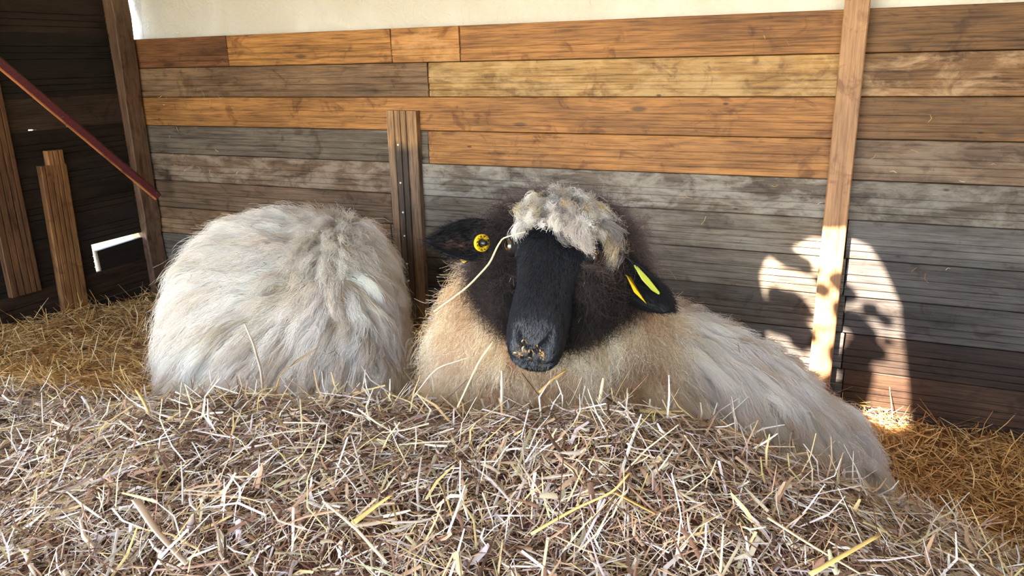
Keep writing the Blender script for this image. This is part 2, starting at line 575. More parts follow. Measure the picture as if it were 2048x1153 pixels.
def leaf_mesh():
    prof = [(0, .0), (.12, .22), (.3, .42), (.5, .48), (.7, .40), (.88, .2), (1, .0)]
    bm = bmesh.new(); rows_ = []
    for t__, w__ in prof:
        rows_.append([bm.verts.new((t__ - .5, -w__, .05 * w__)), bm.verts.new((t__ - .5, 0, -.02)), bm.verts.new((t__ - .5, w__, .05 * w__))])
    for i_ in range(len(rows_) - 1):
        for k_ in range(2):
            try: bm.faces.new((rows_[i_][k_], rows_[i_][k_ + 1], rows_[i_ + 1][k_ + 1], rows_[i_ + 1][k_]))
            except ValueError: pass
    bmesh.ops.remove_doubles(bm, verts=bm.verts, dist=1e-5)
    return bm_mesh(bm, 'leaf', True)


LM = leaf_mesh(); LM.materials.append(LEAFM)
for (lx, ly, ln_, rz) in [(1575, 515, .11, .1), (1606, 530, .07, .6), (1560, 600, .10, .5), (1590, 612, .12, -.4), (1566, 648, .13, .2), (1600, 660, .10, 1.0), (1535, 625, .10, 1.2),
                          (1600, 690, .07, .2), (1630, 690, .06, .8), (1690, 585, .08, 1.3), (1700, 640, .09, .6), (1722, 660, .11, 1.2), (1735, 700, .13, .9), (1710, 720, .12, .1), (1690, 730, .09, .5),
                          (1770, 640, .055, 1.4), (1776, 684, .04, .3), (1640, 560, .05, 1.0), (1655, 600, .06, .2), (1740, 620, .06, .7)]:
    q = on_roof(lx, ly)
    lf = bpy.data.objects.new('leaf', LM); COL.objects.link(lf); lf.parent = branch
    lf.location = Vector((q.x, q.y, ROOF_Z + .03)) - SUN * 0.0 - Vector(branch.location)
    lf.location.x -= SUN.x / SUN.z * -.03; lf.location.y -= SUN.y / SUN.z * -.03
    lf.rotation_euler = (random.uniform(-.2, .2), random.uniform(-.2, .2), rz)
    lf.scale = (ln_, ln_ * .95, ln_)

# --- tarpaulin hanging behind the back wall, above the boards
tx0 = at_y(262, 40, 0.03).x
nx, nz = 130, 36
xs = np.linspace(tx0, XR + 0.1, nx); zs = np.linspace(TOP - 0.10, ROOF_Z - 0.004, nz)
gx, gz = np.meshgrid(xs, zs)
gy = 0.034 + 0.004 * np.sin(gx * 9 + 2.0 * gz) + 0.004 * np.sin(gx * 3.1 + gz * 7) + 0.0025 * np.sin(gx * 23 - gz * 31) + 0.0015 * np.sin(gz * 60 + 5 * np.sin(gx * 4))
gx = gx + np.where(np.arange(nx)[None, :] == 0, 0.012 * np.sin(gz * 26) + 0.004 * np.sin(gz * 80), 0)
V = np.stack([gx, gy, gz], -1).reshape(-1, 3)
ii = np.arange(nx * nz).reshape(nz, nx)
Q = np.stack([ii[:-1, :-1], ii[:-1, 1:], ii[1:, 1:], ii[1:, :-1]], -1).reshape(-1, 4)
tarp = link('tarpaulin', mesh_np('tarpaulin', V, Q, smooth=True), TARP)
tag(tarp, 'cream tarpaulin sheet hanging above the top board of the back wall', 'tarpaulin')
mod = tarp.modifiers.new('thickness', 'SOLIDIFY'); mod.thickness = 0.0015

# ------------------------------------------------------------------ posts, battens, loose boards
POSTM = WOOD


def beam(name, p0, p1, wdir, width, thick, mat, color, peel=0.0, parent=None, taper=1.0, roughen=0.0, segs=10):
    """a beam from p0 to p1; local x along it; wdir = direction of its width, thickness at right angles toward the room"""
    p0, p1 = Vector(p0), Vector(p1)
    ax = (p1 - p0); ln = ax.length; ax.normalize()
    wd = (Vector(wdir) - ax * ax.dot(Vector(wdir))).normalized()
    td = ax.cross(wd).normalized()
    bm = bmesh.new(); rings = []
    b = 0.003
    for i in range(segs + 1):
        s = i / segs
        wv = width * (1 + (taper - 1) * s)
        jw = random.uniform(-1, 1) * roughen; jc = random.uniform(-1, 1) * roughen
        x = ln * s
        hw, ht = (wv + jw) / 2, thick / 2
        sec = [(-hw + b, -ht), (hw - b, -ht), (hw, -ht + b), (hw, ht - b), (hw - b, ht), (-hw + b, ht), (-hw, ht - b), (-hw, -ht + b)]
        rings.append([bm.verts.new((x, t_, w_ + jc)) for w_, t_ in sec])
    for i in range(segs):
        for q in range(8):
            bm.faces.new((rings[i][q], rings[i][(q + 1) % 8], rings[i + 1][(q + 1) % 8], rings[i + 1][q]))
    bm.faces.new(rings[0][::-1]); bm.faces.new(rings[-1])
    bmesh.ops.recalc_face_normals(bm, faces=bm.faces)
    o = link(name, bm_mesh(bm, name), mat, parent)
    mm = Matrix((ax, td, wd)).transposed().to_4x4(); mm.translation = p0
    o.matrix_world = mm
    o.color = (*color, peel)
    return o


# dark corner post, set just in front of the back wall
yc = -0.075
b0 = at_y(312, 575, yc); t0_ = at_y(224, 0, yc)
dirv = (t0_ - b0); b0 = b0 - dirv * (b0.z / dirv.z); t0_ = b0 + dirv * (ROOF_Z / dirv.z)
post = beam('corner_post', b0, t0_, (1, 0, 0), 0.088, 0.085, WOOD, srgb(98, 72, 54), 0.12, roughen=0.006, segs=22)
tag(post, 'dark rough-sawn post in the left corner, touched by the red bar', 'post')

# pale pine post on the right
yp = -0.045
b0 = at_y(1637, 770, yp); t0_ = at_y(1716, 0, yp)
dirv = (t0_ - b0); b0 = b0 - dirv * (b0.z / dirv.z); t0_ = b0 + dirv * (ROOF_Z / dirv.z)
post2 = beam('timber_post', b0, t0_, (1, 0, 0), 0.066, 0.042, PINE, srgb(156, 118, 86), 0.0, roughen=0.0006, segs=8)
tag(post2, 'tall pale pine post in front of the back wall on the right', 'post')


def upright_board(name, p0, p1, width, thick, face, color, peel, grooves, parent=None, notch=None, lab=None):
    """a grooved board standing on end: p0 bottom centre, p1 top centre of its back face, `face` the way it faces"""
    p0, p1 = Vector(p0), Vector(p1)
    ax = (p1 - p0); ln = ax.length; ax.normalize()
    fd = (Vector(face) - ax * ax.dot(Vector(face))).normalized()
    wd = ax.cross(-fd).normalized()
    me = board_mesh(ln, width, thick, grooves, gw=0.0058, gd=0.0065)
    o = link(name, me, WOOD, parent)
    # local x -> ax, local -y -> fd, local z -> wd
    mm = Matrix((ax, -fd, wd)).transposed().to_4x4(); mm.translation = p0 - wd * width / 2
    o.matrix_world = mm
    o.color = (*color, peel)
    return o


# middle board on the back wall
yb = -0.024
bl = at_y(824, 640, yb - 0.03); tl = at_y(800, 222, yb - 0.03)
bl.y = tl.y = yb
dv = tl - bl
bl = bl - dv * ((bl.z - 0.02) / dv.z)
mid = empty('batten', bl); tag(mid, 'short upright grooved batten with black centre streak and nail heads, screwed to the back wall', 'board')
mb = upright_board('board', bl, tl, 0.128, 0.026, (0, -1, 0), srgb(142, 118, 96), 0.0, (0.26, 0.46, 0.66))
# its own stained material: black weathered middle strip below the top hand's breadth
mt = WOOD.copy(); mt.name = 'streaked_board'
t = mt.node_tree
bs = t.nodes['Principled BSDF']
lk = [l for l in t.links if l.to_socket == bs.inputs['Base Color']][0]
src = lk.from_socket
tc = N(t, 'ShaderNodeTexCoord'); sx = N(t, 'ShaderNodeSeparateXYZ'); t.links.new(tc.outputs['Object'], sx.inputs[0])
nz_ = N(t, 'ShaderNodeTexNoise'); nz_.inputs['Scale'].default_value = 14; t.links.new(tc.outputs['Object'], nz_.inputs['Vector'])
wob = math_node(t, 'MULTIPLY', math_node(t, 'SUBTRACT', nz_.outputs['Fac'], 0.5), 0.03)
dz = math_node(t, 'ABSOLUTE', math_node(t, 'SUBTRACT', math_node(t, 'ADD', sx.outputs[2], wob), 0.068))
Lb = (tl - bl).length
across = math_node(t, 'SUBTRACT', 1.0, math_node(t, 'MULTIPLY', dz, 27.0), True)
below = math_node(t, 'MULTIPLY', math_node(t, 'SUBTRACT', Lb - 0.11, math_node(t, 'ADD', sx.outputs[0], math_node(t, 'MULTIPLY', wob, 1.5))), 30.0, True)
fade = math_node(t, 'ADD', 0.45, math_node(t, 'MULTIPLY', sx.outputs[0], 0.55), True)
fac = math_node(t, 'MULTIPLY', math_node(t, 'MULTIPLY', math_node(t, 'MULTIPLY', across, 2.2, True), below), fade, True)
dull = math_node(t, 'MULTIPLY', below, 0.55)
base2 = mix_col(t, dull, src, mix_col(t, 1.0, src, (0.75, 0.68, 0.66), 'MULTIPLY'))
warm = mix_col(t, math_node(t, 'SUBTRACT', 1.0, below), base2, mix_col(t, 1.0, base2, (1.5, 1.3, 1.0), 'MULTIPLY'))
t.links.new(mix_col(t, math_node(t, 'MULTIPLY', fac, 0.9), warm, (0.022, 0.018, 0.016)), bs.inputs['Base Color'])
mb.data.materials.clear(); mb.data.materials.append(mt)


def keep_parent(o, p):
    """o was placed in world space; hang it under p (an unrotated empty) without moving it"""
    o.parent = p
    o.matrix_parent_inverse = Matrix.Translation(-Vector(p.location))


keep_parent(mb, mid)
NAIL = plain('zinc_nail', (0.75, 0.70, 0.58), 0.4, 0.5)
for (x, y) in [(796, 290), (801, 366), (806, 425), (809, 472), (814, 528), (817, 562), (820, 598)]:
    p = at_y(x, y, yb - 0.0262)
    bm = bmesh.new()
    bmesh.ops.create_cone(bm, cap_ends=True, segments=10, radius1=0.0045, radius2=0.0034, depth=0.003,
                          matrix=Matrix.Translation(p) @ Matrix.Rotation(PI / 2, 4, 'X'))
    nl = link('nail_head', bm_mesh(bm, 'nail_head'), NAIL, mid)
    nl.matrix_parent_inverse = Matrix.Translation(-Vector(mid.location))

# boards standing against the left wall
xl = 0.045
pA0 = at_x(54, 588, xl); pA1 = at_x(-34, 165, xl)
dv = pA1 - pA0; pA1 = pA0 + dv * (1.15 / dv.length)
bA = upright_board('wall_board', pA0 - Vector((0.02, 0, 0)), pA1 - Vector((0.02, 0, 0)), 0.118, 0.024, (1, 0, 0), srgb(98, 66, 42), 0.05, (0.22, 0.44, 0.66, 0.84))
tag(bA, 'tall brown grooved board on the left wall, cut by the left edge, its foot clear of the straw', 'board')
pB0 = at_x(150, 600, xl); pB1 = at_x(101, 302, xl)
dv = (pB1 - pB0); pB0 = pB0 - dv * 0.25
bB = empty('notched_board', pB0); tag(bB, 'shorter tan grooved board with a stepped top standing in the straw by the left wall', 'board')
axB = (pB1 - pB0).normalized()
nB = upright_board('board', pB0 - Vector((0.02, 0, 0)), pB1 - Vector((0.02, 0, 0)) - axB * 0.055, 0.108, 0.026, (1, 0, 0), srgb(140, 98, 60), 0.0, (0.16, 0.40, 0.58, 0.76))
keep_parent(nB, bB)
sh = at_x(101, 302, xl) - at_x(88, 304, xl)
nB2 = upright_board('tongue', pB1 - Vector((0.02, 0, 0)) - axB * 0.12 + Vector((0, sh.y * 0.55, 0)), pB1 - Vector((0.02, 0, 0)) + Vector((0, sh.y * 0.55, 0)), 0.066, 0.0257, (1, 0, 0), srgb(140, 98, 60), 0.0, (0.35, 0.7))
keep_parent(nB2, bB)

# red bar slanting down to the corner post
xb = 0.15
r0 = at_x(316, 391, xb); r1 = at_x(-6, 118, xb)
r1 = r0 + (r1 - r0) * 1.5
REDP, t, b, L = new_mat('worn_red_paint')
tc = N(t, 'ShaderNodeTexCoord'); n1 = N(t, 'ShaderNodeTexNoise'); n1.inputs['Scale'].default_value = 60; n1.inputs['Detail'].default_value = 5
L(tc.outputs['Object'], n1.inputs['Vector'])
L(ramp(t, n1.outputs['Fac'], [(0.35, (0.10, 0.013, 0.014)), (0.62, (0.065, 0.010, 0.012)), (0.74, (0.16, 0.07, 0.05))]), b.inputs['Base Color'])
b.inputs['Roughness'].default_value = 0.55
brace = empty('brace_bar', r0); tag(brace, 'long slanting bar painted dark red along the left wall', 'bar')
wd = Vector((0.45, 0, 1))
rb = beam('bar', r0, r1, wd, 0.026, 0.03, REDP, (1, 1, 1)); keep_parent(rb, brace)
axb = (r1 - r0).normalized()
wdn = (wd - axb * axb.dot(wd)).normalized()
rb2 = beam('bare_edge', r0 - wdn * 0.0175, r1 - wdn * 0.0175, wd, 0.009, 0.0295, PINE, srgb(190, 120, 76)); keep_parent(rb2, brace)
rb2['label'] = 'bare orange wood edge'

# ------------------------------------------------------------------ straw heights (level frame u, d -> z)
CP = np.array([
    (-1.2, .3, .56), (-.7, .3, .60), (0, .3, .64), (.6, .3, .58), (1.1, .3, .38),
    (-1.2, .7, .55), (-.7, .7, .62), (-.3, .7, .655), (0, .7, .66), (.4, .7, .635), (.7, .7, .55), (1.1, .7, .33), (1.5, .7, .14),
    (-1.3, 1, .53), (-.8, 1, .60), (-.4, 1, .665), (-.17, 1, .685), (0, 1, .695), (.2, 1, .695), (.36, 1, .645), (.5, 1, .565), (.65, 1, .495), (.8, 1, .41), (1.1, 1, .24), (1.5, 1, .1),
    (-1.3, 1.2, .53), (-.8, 1.2, .585), (-.5, 1.2, .635), (-.2, 1.2, .63), (0, 1.2, .55), (.2, 1.2, .52), (.4, 1.2, .48), (.6, 1.2, .41), (.75, 1.2, .345), (1.1, 1.2, .15),
    (-1.3, 1.4, .52), (-1, 1.4, .55), (-.6, 1.4, .555), (-.25, 1.4, .45), (0, 1.4, .35), (.3, 1.4, .25), (.6, 1.4, .22), (.9, 1.4, .17),
    (-1.6, 1.6, .48), (-1.15, 1.6, .50), (-.8, 1.6, .46), (-.5, 1.6, .38), (-.2, 1.6, .3), (.3, 1.6, .15), (1.0, 1.6, .10), (1.5, 1.6, .08),
    (-1.7, 2, .37), (-1.2, 2, .36), (-.6, 2, .28), (0, 2, .2), (.5, 2, .14), (1.2, 2, .1), (1.8, 1.9, .06),
    (-2.1, 2.5, .29), (-2, 2.8, .27), (-1.36, 3.3, .2), (-.5, 2.9, .21), (0.2, 2.6, .19), (1, 2.2, .13), (1.6, 2.0, .085), (2.2, 1.4, .06), (-2.3, 1.6, .4)])


def tps_fit(cp):
    n = len(cp); P = cp[:, :2]
    d2 = ((P[:, None] - P[None]) ** 2).sum(-1)
    K = np.where(d2 > 0, 0.5 * d2 * np.log(d2 + 1e-20), 0) + np.eye(n) * 2e-3
    A = np.zeros((n + 3, n + 3)); A[:n, :n] = K; A[:n, n] = 1; A[:n, n + 1:] = P; A[n:, :n] = A[:n, n:].T
    return np.linalg.solve(A, np.concatenate([cp[:, 2], [0, 0, 0]]))


TPS = tps_fit(CP)


def hgt(u, d):
    u = np.asarray(u, float); d = np.asarray(d, float)
    sh = u.shape; u = u.ravel(); d = d.ravel(); out = np.empty(len(u))
    for i in range(0, len(u), 40000):
        a, b = u[i:i + 40000], d[i:i + 40000]
        d2 = (a[:, None] - CP[None, :, 0]) ** 2 + (b[:, None] - CP[None, :, 1]) ** 2
        out[i:i + 40000] = (0.5 * d2 * np.log(d2 + 1e-20)) @ TPS[:len(CP)] + TPS[-3] + TPS[-2] * a + TPS[-1] * b
    lump = (np.sin(u * 11 + 1.3 * np.sin(d * 9)) * np.cos(d * 13 + np.sin(u * 7)) * 0.010 + np.sin(u * 27 + d * 19) * np.sin(d * 31 - u * 12) * 0.006)
    return np.maximum(out + lump, 0.03).reshape(sh)


def is_mound(u, d):
    """how much of a place belongs to the hay heap in front (1) or the bedding behind (0)"""
    lim = np.interp(u, [-2.0, -1.2, -.9, -.6, -.3, 0, .3, .6, .8, 1.0, 1.3], [1.55, 1.55, 1.5, 1.5, 1.36, 1.25, 1.22, 1.22, 1.15, 1.05, 0.9])
    return 1 / (1 + np.exp((d - lim) / 0.025))


NG = 0.02
us = np.arange(-3.0, 2.6, NG); ds = np.arange(0.1, 3.75, NG)
GU, GD = np.meshgrid(us, ds)
GZ = hgt(GU, GD)
GW = Wn(np.stack([GU, GD, GZ - 0.022], -1))
inside = (GW[..., 0] > 0.005) & (GW[..., 0] < XR - 0.03) & (GW[..., 1] < -0.012) & (GW[..., 1] > -3.7)
MM = is_mound(GU, GD)
ii = np.arange(GU.size).reshape(GU.shape)
Q = np.stack([ii[:-1, :-1], ii[:-1, 1:], ii[1:, 1:], ii[1:, :-1]], -1).reshape(-1, 4)
qi = inside.ravel()[Q].all(1); qm = MM.ravel()[Q].mean(1) > 0.5


def sub_grid(Q_):
    used, inv = np.unique(Q_.ravel(), return_inverse=True)
    return GW.reshape(-1, 3)[used], inv.reshape(-1, 4)


def slope_n(u, d):
    e = 0.015
    gu = (hgt(u + e, d) - hgt(u - e, d)) / (2 * e); gd = (hgt(u, d + e) - hgt(u, d - e)) / (2 * e)
    return gu, gd


def blades(u, d, length, width, col, lift=0.0, tilt=0.16, bend=0.25, up=None, yawdist=None):
    """ribbons folded along the middle, lying on the straw surface; 9 vertices and 4 quads each"""
    n = len(u)
    z = hgt(u, d)
    gu, gd = slope_n(u, d)
    a = RNG.uniform(0, 2 * PI, n) if yawdist is None else yawdist
    dirh = np.stack([np.cos(a), np.sin(a)], -1)
    sl = gu * dirh[:, 0] + gd * dirh[:, 1]
    pt = RNG.normal(0, tilt, n)
    if up is not None: pt = np.where(up > 0, up, pt)
    tz = np.tan(np.clip(np.arctan(sl) + pt, -1.4, 1.4))
    T = np.stack([dirh[:, 0], dirh[:, 1], tz], -1); T /= np.linalg.norm(T, axis=1)[:, None]
    S = np.stack([-dirh[:, 1], dirh[:, 0], RNG.normal(0, 0.5, n)], -1)
    S -= T * (S * T).sum(1)[:, None]; S /= np.linalg.norm(S, axis=1)[:, None]
    Nn = np.cross(T, S); Nn *= np.sign(Nn[:, 2] + 1e-9)[:, None]
    c0 = np.stack([u, d, z + lift], -1)
    bd = RNG.normal(0, bend, n)[:, None] * length[:, None] * S * 0.5 - np.abs(RNG.normal(0, bend * 0.5, n))[:, None] * length[:, None] * Nn * 0.35
    anchor = np.where(pt > 0.45, 0.0, 0.5)[:, None]
    secs = []
    for s in (0.0, 0.5, 1.0):
        k = (s - anchor) * length[:, None]
        secs.append(c0 + T * k + bd * ((s - 0.5) ** 2 * 4 - 0.3))
    w = width[:, None] / 2
    fold = RNG.uniform(0.25, 0.75, n)[:, None]
    V = []
    for j, cpt in enumerate(secs):
        ww = w * (1.0, 1.0, 0.55)[j]
        V += [cpt - S * ww - Nn * ww * fold, cpt, cpt + S * ww - Nn * ww * fold]
    V = np.stack(V, 1)
    base = (np.arange(n) * 9)[:, None, None]
    q = np.array([[0, 1, 4, 3], [1, 2, 5, 4], [3, 4, 7, 6], [4, 5, 8, 7]])[None]
    Qd = (base + q).reshape(-1, 4)
    return V.reshape(-1, 3), Qd, np.repeat(col, 9, axis=0)


def pick(pal, wts, n, jit=0.12):
    pal = np.array([srgb(*p) for p in pal]); w = np.array(wts, float); w /= w.sum()
    c = pal[RNG.choice(len(pal), n, p=w)]
    return np.clip(c * RNG.uniform(1 - jit, 1 + jit, (n, 1)) * RNG.uniform(1 - jit * .3, 1 + jit * .3, (n, 3)), 0, 0.95)


HAY = [(206, 189, 162), (174, 142, 114), (138, 104, 84), (102, 74, 60), (228, 221, 210), (200, 187, 182), (200, 180, 124), (172, 164, 130), (74, 52, 42), (214, 188, 136)]
HAYW = [14, 16, 20, 17, 12, 13, 2.5, 3, 12, 3]
GOLD = [(222, 182, 116), (204, 158, 94), (234, 204, 146), (172, 124, 72), (134, 92, 52), (240, 220, 172)]  # straw gold, with warm bounced light mixed into the tones
GOLDW = [22, 22, 18, 14, 8, 8]


def scatter(n, ub, db, mound):
    u = RNG.uniform(*ub, n); d = RNG.uniform(*db, n)
    mk = is_mound(u, d)
    keep = (RNG.random(n) < mk) if mound else (RNG.random(n) > mk)
    w = Wn(np.stack([u, d, u * 0], -1))
    keep &= (w[:, 0] > 0.05) & (w[:, 0] < XR - 0.1) & (w[:, 1] < -0.04)
    return u[keep], d[keep]


def build_straw(name, mound, batches, basecol):
    Vs, Qs, Cs = [], [], []
    gv, gq = sub_grid(Q[qi & (qm if mound else ~qm)])
    Vs.append(gv); Qs.append(gq); Cs.append(np.tile(np.array(srgb(*basecol)), (len(gv), 1)) * RNG.uniform(.7, 1.2, (len(gv), 1)))
    off = len(gv)
    for (v, q, c) in batches:
        Vs.append(Wn(v)); Qs.append(q + off); Cs.append(c); off += len(v)
    return link(name, mesh_np(name, np.concatenate(Vs), np.concatenate(Qs), cols=np.concatenate(Cs)), STRAW)


# hay heap in the foreground
bt = []
u, d = scatter(125000, (-1.5, 1.25), (0.35, 1.62), True); n = len(u)
bt.append(blades(u, d, RNG.lognormal(math.log(.030), .5, n), RNG.uniform(.0007, .0022, n), pick(HAY, HAYW, n), lift=RNG.uniform(-.02, .008, n), tilt=.22))
u, d = scatter(6500, (-1.5, 1.25), (0.35, 1.6), True); n = len(u)
bt.append(blades(u, d, RNG.uniform(.04, .105, n), RNG.uniform(.0016, .0040, n), pick(HAY, [18, 14, 9, 4, 16, 16, 4, 5, 3, 6], n), lift=RNG.uniform(-.006, .016, n), tilt=.2, bend=.09))
u, d = scatter(7000, (-1.5, 1.25), (0.35, 1.6), True); n = len(u)
bt.append(blades(u, d, RNG.uniform(.015, .055, n), RNG.uniform(.0030, .0075, n), pick(HAY, [18, 18, 16, 10, 9, 10, 3, 4, 5, 5], n), lift=RNG.uniform(-.008, .009, n), tilt=.3, bend=.25))
# stems that stand up, mostly along the crest
u, d = scatter(1900, (-1.4, .9), (0.7, 1.5), True); n = len(u)
bt.append(blades(u, d, RNG.uniform(.03, .075, n), RNG.uniform(.0012, .003, n), pick(HAY, [20, 14, 8, 3, 14, 12, 6, 5, 1, 8], n), lift=0.004, up=RNG.uniform(.3, 1.15, n), bend=.2))
mound = build_straw('hay_heap', True, bt, (70, 46, 34))
tag(mound, 'loose heap of dry brown and pale hay filling the foreground', 'hay', kind='stuff')

# golden straw bedding behind
bt = []
u, d = scatter(88000, (-2.9, 2.0), (0.9, 3.7), False); n = len(u)
bt.append(blades(u, d, RNG.lognormal(math.log(.062), .4, n), RNG.uniform(.0016, .0038, n), pick(GOLD, GOLDW, n), lift=RNG.uniform(-.02, .014, n), tilt=.24, bend=.14))
u, d = scatter(4200, (-2.9, 2.0), (0.9, 3.7), False); n = len(u)
bt.append(blades(u, d, RNG.uniform(.04, .11, n), RNG.uniform(.002, .0036, n), pick(GOLD, GOLDW, n), lift=0.004, up=RNG.uniform(.35, 1.1, n), bend=.12))
bed = build_straw('straw_bedding', False, bt, (128, 90, 52))
tag(bed, 'golden straw bedding strewn along the back and left walls', 'straw', kind='stuff')

# ------------------------------------------------------------------ sheep
def sup(a, e):
    c, s_ = math.cos(a), math.sin(a)
    return math.copysign(abs(c) ** (2 / e), c), math.copysign(abs(s_) ** (2 / e), s_)


def loft(bm, secs, n=36):
    """secs: (centre, right, up, half width, height up, depth down, exponent)"""
    rings = []
    for (c, r, u_, w_, hu, hd, e) in secs:
        ring = []
        for k in range(n):
            x, y = sup(2 * PI * k / n, e)
            ring.append(bm.verts.new(Vector(c) + Vector(r) * (x * w_) + Vector(u_) * (y * (hu if y > 0 else hd))))
        rings.append(ring)
    for i in range(len(rings) - 1):
        for k in range(n):
            bm.faces.new((rings[i][k], rings[i][(k + 1) % n], rings[i + 1][(k + 1) % n], rings[i + 1][k]))
    bm.faces.new(rings[0][::-1]); bm.faces.new(rings[-1])


def fuse(bm, voxel, smooth_it, fac=0.5):
    """one continuous skin from overlapping closed volumes"""
    bmesh.ops.recalc_face_normals(bm, faces=bm.faces)
    o = link('fuse_tmp', bm_mesh(bm, 'fuse_tmp'))
    md = o.modifiers.new('r', 'REMESH'); md.mode = 'VOXEL'; md.voxel_size = voxel
    if smooth_it:
        sm = o.modifiers.new('s', 'SMOOTH'); sm.factor = fac; sm.iterations = smooth_it
    dg = bpy.context.evaluated_depsgraph_get()
    me = bpy.data.meshes.new_from_object(o.evaluated_get(dg))
    bpy.data.objects.remove(o)
    return me


def mesh_arrays(me):
    v = np.empty(len(me.vertices) * 3, np.float32); me.vertices.foreach_get('co', v); v = v.reshape(-1, 3).astype(float)
    me.calc_loop_triangles()
    t_ = np.empty(len(me.loop_triangles) * 3, np.int32); me.loop_triangles.foreach_get('vertices', t_)
    return v, t_.reshape(-1, 3)


def vnormals(v, t_):
    fn = np.cross(v[t_[:, 1]] - v[t_[:, 0]], v[t_[:, 2]] - v[t_[:, 0]])
    nrm = np.zeros_like(v)
    for k in range(3): np.add.at(nrm, t_[:, k], fn)
    return nrm / (np.linalg.norm(nrm, axis=1)[:, None] + 1e-12)


def sample_surface(v, t_, wt, n):
    """n random points on the triangles, density scaled by the per-vertex weight wt"""
    e1, e2 = v[t_[:, 1]] - v[t_[:, 0]], v[t_[:, 2]] - v[t_[:, 0]]
    ar = np.linalg.norm(np.cross(e1, e2), axis=1) * wt[t_].mean(1)
    if ar.sum() <= 0: return np.zeros((0, 3)), np.zeros((0, 3))
    f = RNG.choice(len(t_), n, p=ar / ar.sum())
    a, b = RNG.random(n), RNG.random(n); fl_ = a + b > 1; a[fl_] = 1 - a[fl_]; b[fl_] = 1 - b[fl_]
    p = v[t_[f, 0]] + e1[f] * a[:, None] + e2[f] * b[:, None]
    nr = np.cross(e1[f], e2[f]); nr /= np.linalg.norm(nr, axis=1)[:, None] + 1e-12
    return p, nr


def unit(a):
    return a / (np.linalg.norm(a, axis=-1, keepdims=True) + 1e-12)


def grow_guides(v, t_, roots, flow, length, K=8, lift0=0.002, lift1=0.03, sag=0.0):
    """guide locks that run along the skin; flow(p, n) -> direction, length(p) -> metres; all in the level frame"""
    bvh = BVHTree.FromPolygons([tuple(x) for x in v], [tuple(x) for x in t_])
    G = np.zeros((len(roots), K, 3)); NR = np.zeros((len(roots), 3))
    for i, r in enumerate(roots):
        loc, nn, _, _ = bvh.find_nearest(Vector(r))
        p = loc; L_ = length(np.array(p)); l1 = lift1 * random.uniform(0.55, 1.45)
        nn = Vector(nn); NR[i] = nn
        for j in range(K):
            s = j / (K - 1)
            G[i, j] = np.array(p) + np.array(nn) * (lift0 + l1 * math.sin(min(s * 1.25, 1) * PI / 2)) - np.array((0, 0, sag * s * s))
            fl_ = Vector(flow(np.array(p), np.array(nn)))
            tg = fl_ - nn * nn.dot(fl_)
            if tg.length < 1e-5: tg = nn.orthogonal()
            tg.normalize()
            q = p + tg * (L_ / (K - 1))
            loc, n2, _, _ = bvh.find_nearest(q)
            if loc is None: break
            p, nn = loc, Vector(n2)
    return G, NR


def hair(name, parent, roots, G, colors, mat, r0=0.00045, r1=0.00015, clump=0.6, frizz=0.006, curl=0.0, turns=2.0, lenj=(0.7, 1.15), spread=1.0):
    K = G.shape[1]
    kd = KDTree(len(G))
    for i in range(len(G)): kd.insert(Vector(G[i, 0]), i)
    kd.balance()
    n = len(roots)
    idx = np.array([kd.find(Vector(r))[1] for r in roots])
    s = np.linspace(0, 1, K)[None, :, None]
    g = G[idx]
    ls = RNG.uniform(*lenj, (n, 1, 1))
    disp = (g - g[:, :1]) * ls
    P = roots[:, None, :] + disp + (g[:, :1] - roots[:, None, :]) * (clump * s ** 0.8)
    wob = np.cumsum(RNG.normal(0, 1, (n, K, 3)), axis=1) / math.sqrt(K); wob -= wob[:, :1]
    P = P + wob * frizz * s * 1.6
    if curl:
        ph = RNG.uniform(0, 2 * PI, (len(G), 1, 1))[idx] + RNG.normal(0, 0.35, (n, 1, 1))
        tg = unit(g[:, -1] - g[:, 0])
        a = unit(np.cross(tg, np.array((0.3, 0.5, 0.8)))); b = np.cross(tg, a)
        tw = turns * RNG.uniform(0.7, 1.3, (len(G), 1, 1))[idx]
        P = P + curl * s ** 0.7 * (a[:, None] * np.cos(ph + s * 2 * PI * tw) + b[:, None] * np.sin(ph + s * 2 * PI * tw))
    P = Wn(P)
    hc = bpy.data.hair_curves.new(name)
    hc.add_curves([K] * n)
    hc.attributes['position'].data.foreach_set('vector', P.astype(np.float32).ravel())
    ra = hc.attributes.get('radius') or hc.attributes.new('radius', 'FLOAT', 'POINT')
    rr = np.tile(np.linspace(r0, r1, K), n) * np.repeat(RNG.uniform(.7, 1.3, n), K)
    ra.data.foreach_set('value', rr.astype(np.float32))
    ca = hc.attributes.new('Col', 'FLOAT_COLOR', 'CURVE')
    c4 = np.ones((n, 4), np.float32); c4[:, :3] = colors
    ca.data.foreach_set('color', c4.ravel())
    o = bpy.data.objects.new(name, hc); COL.objects.link(o)
    hc.materials.append(mat)
    if parent:
        o.parent = parent
        o.matrix_parent_inverse = Matrix.Translation(-Vector(parent.location))
    return o


def lock_colors(roots, G, pal, wts, jit=0.07, mixlock=0.65):
    """each lock has a colour of its own, its fibres vary about it"""
    kd = KDTree(len(G))
    for i in range(len(G)): kd.insert(Vector(G[i, 0]), i)
    kd.balance()
    idx = np.array([kd.find(Vector(r))[1] for r in roots])
    lc = pick(pal, wts, len(G), jit)[idx]; fc = pick(pal, wts, len(roots), jit)
    return lc * mixlock + fc * (1 - mixlock)


def body_part(name, v, t_, cols, mat, parent):
    o = link(name, mesh_np(name, Wn(v), None, t_, cols, smooth=True), mat, parent)
    o.matrix_parent_inverse = Matrix.Translation(-Vector(parent.location))
    return o


def above_straw(v, m_=-0.03):
    return (v[:, 2] > hgt(v[:, 0], v[:, 1]) + m_).astype(float)


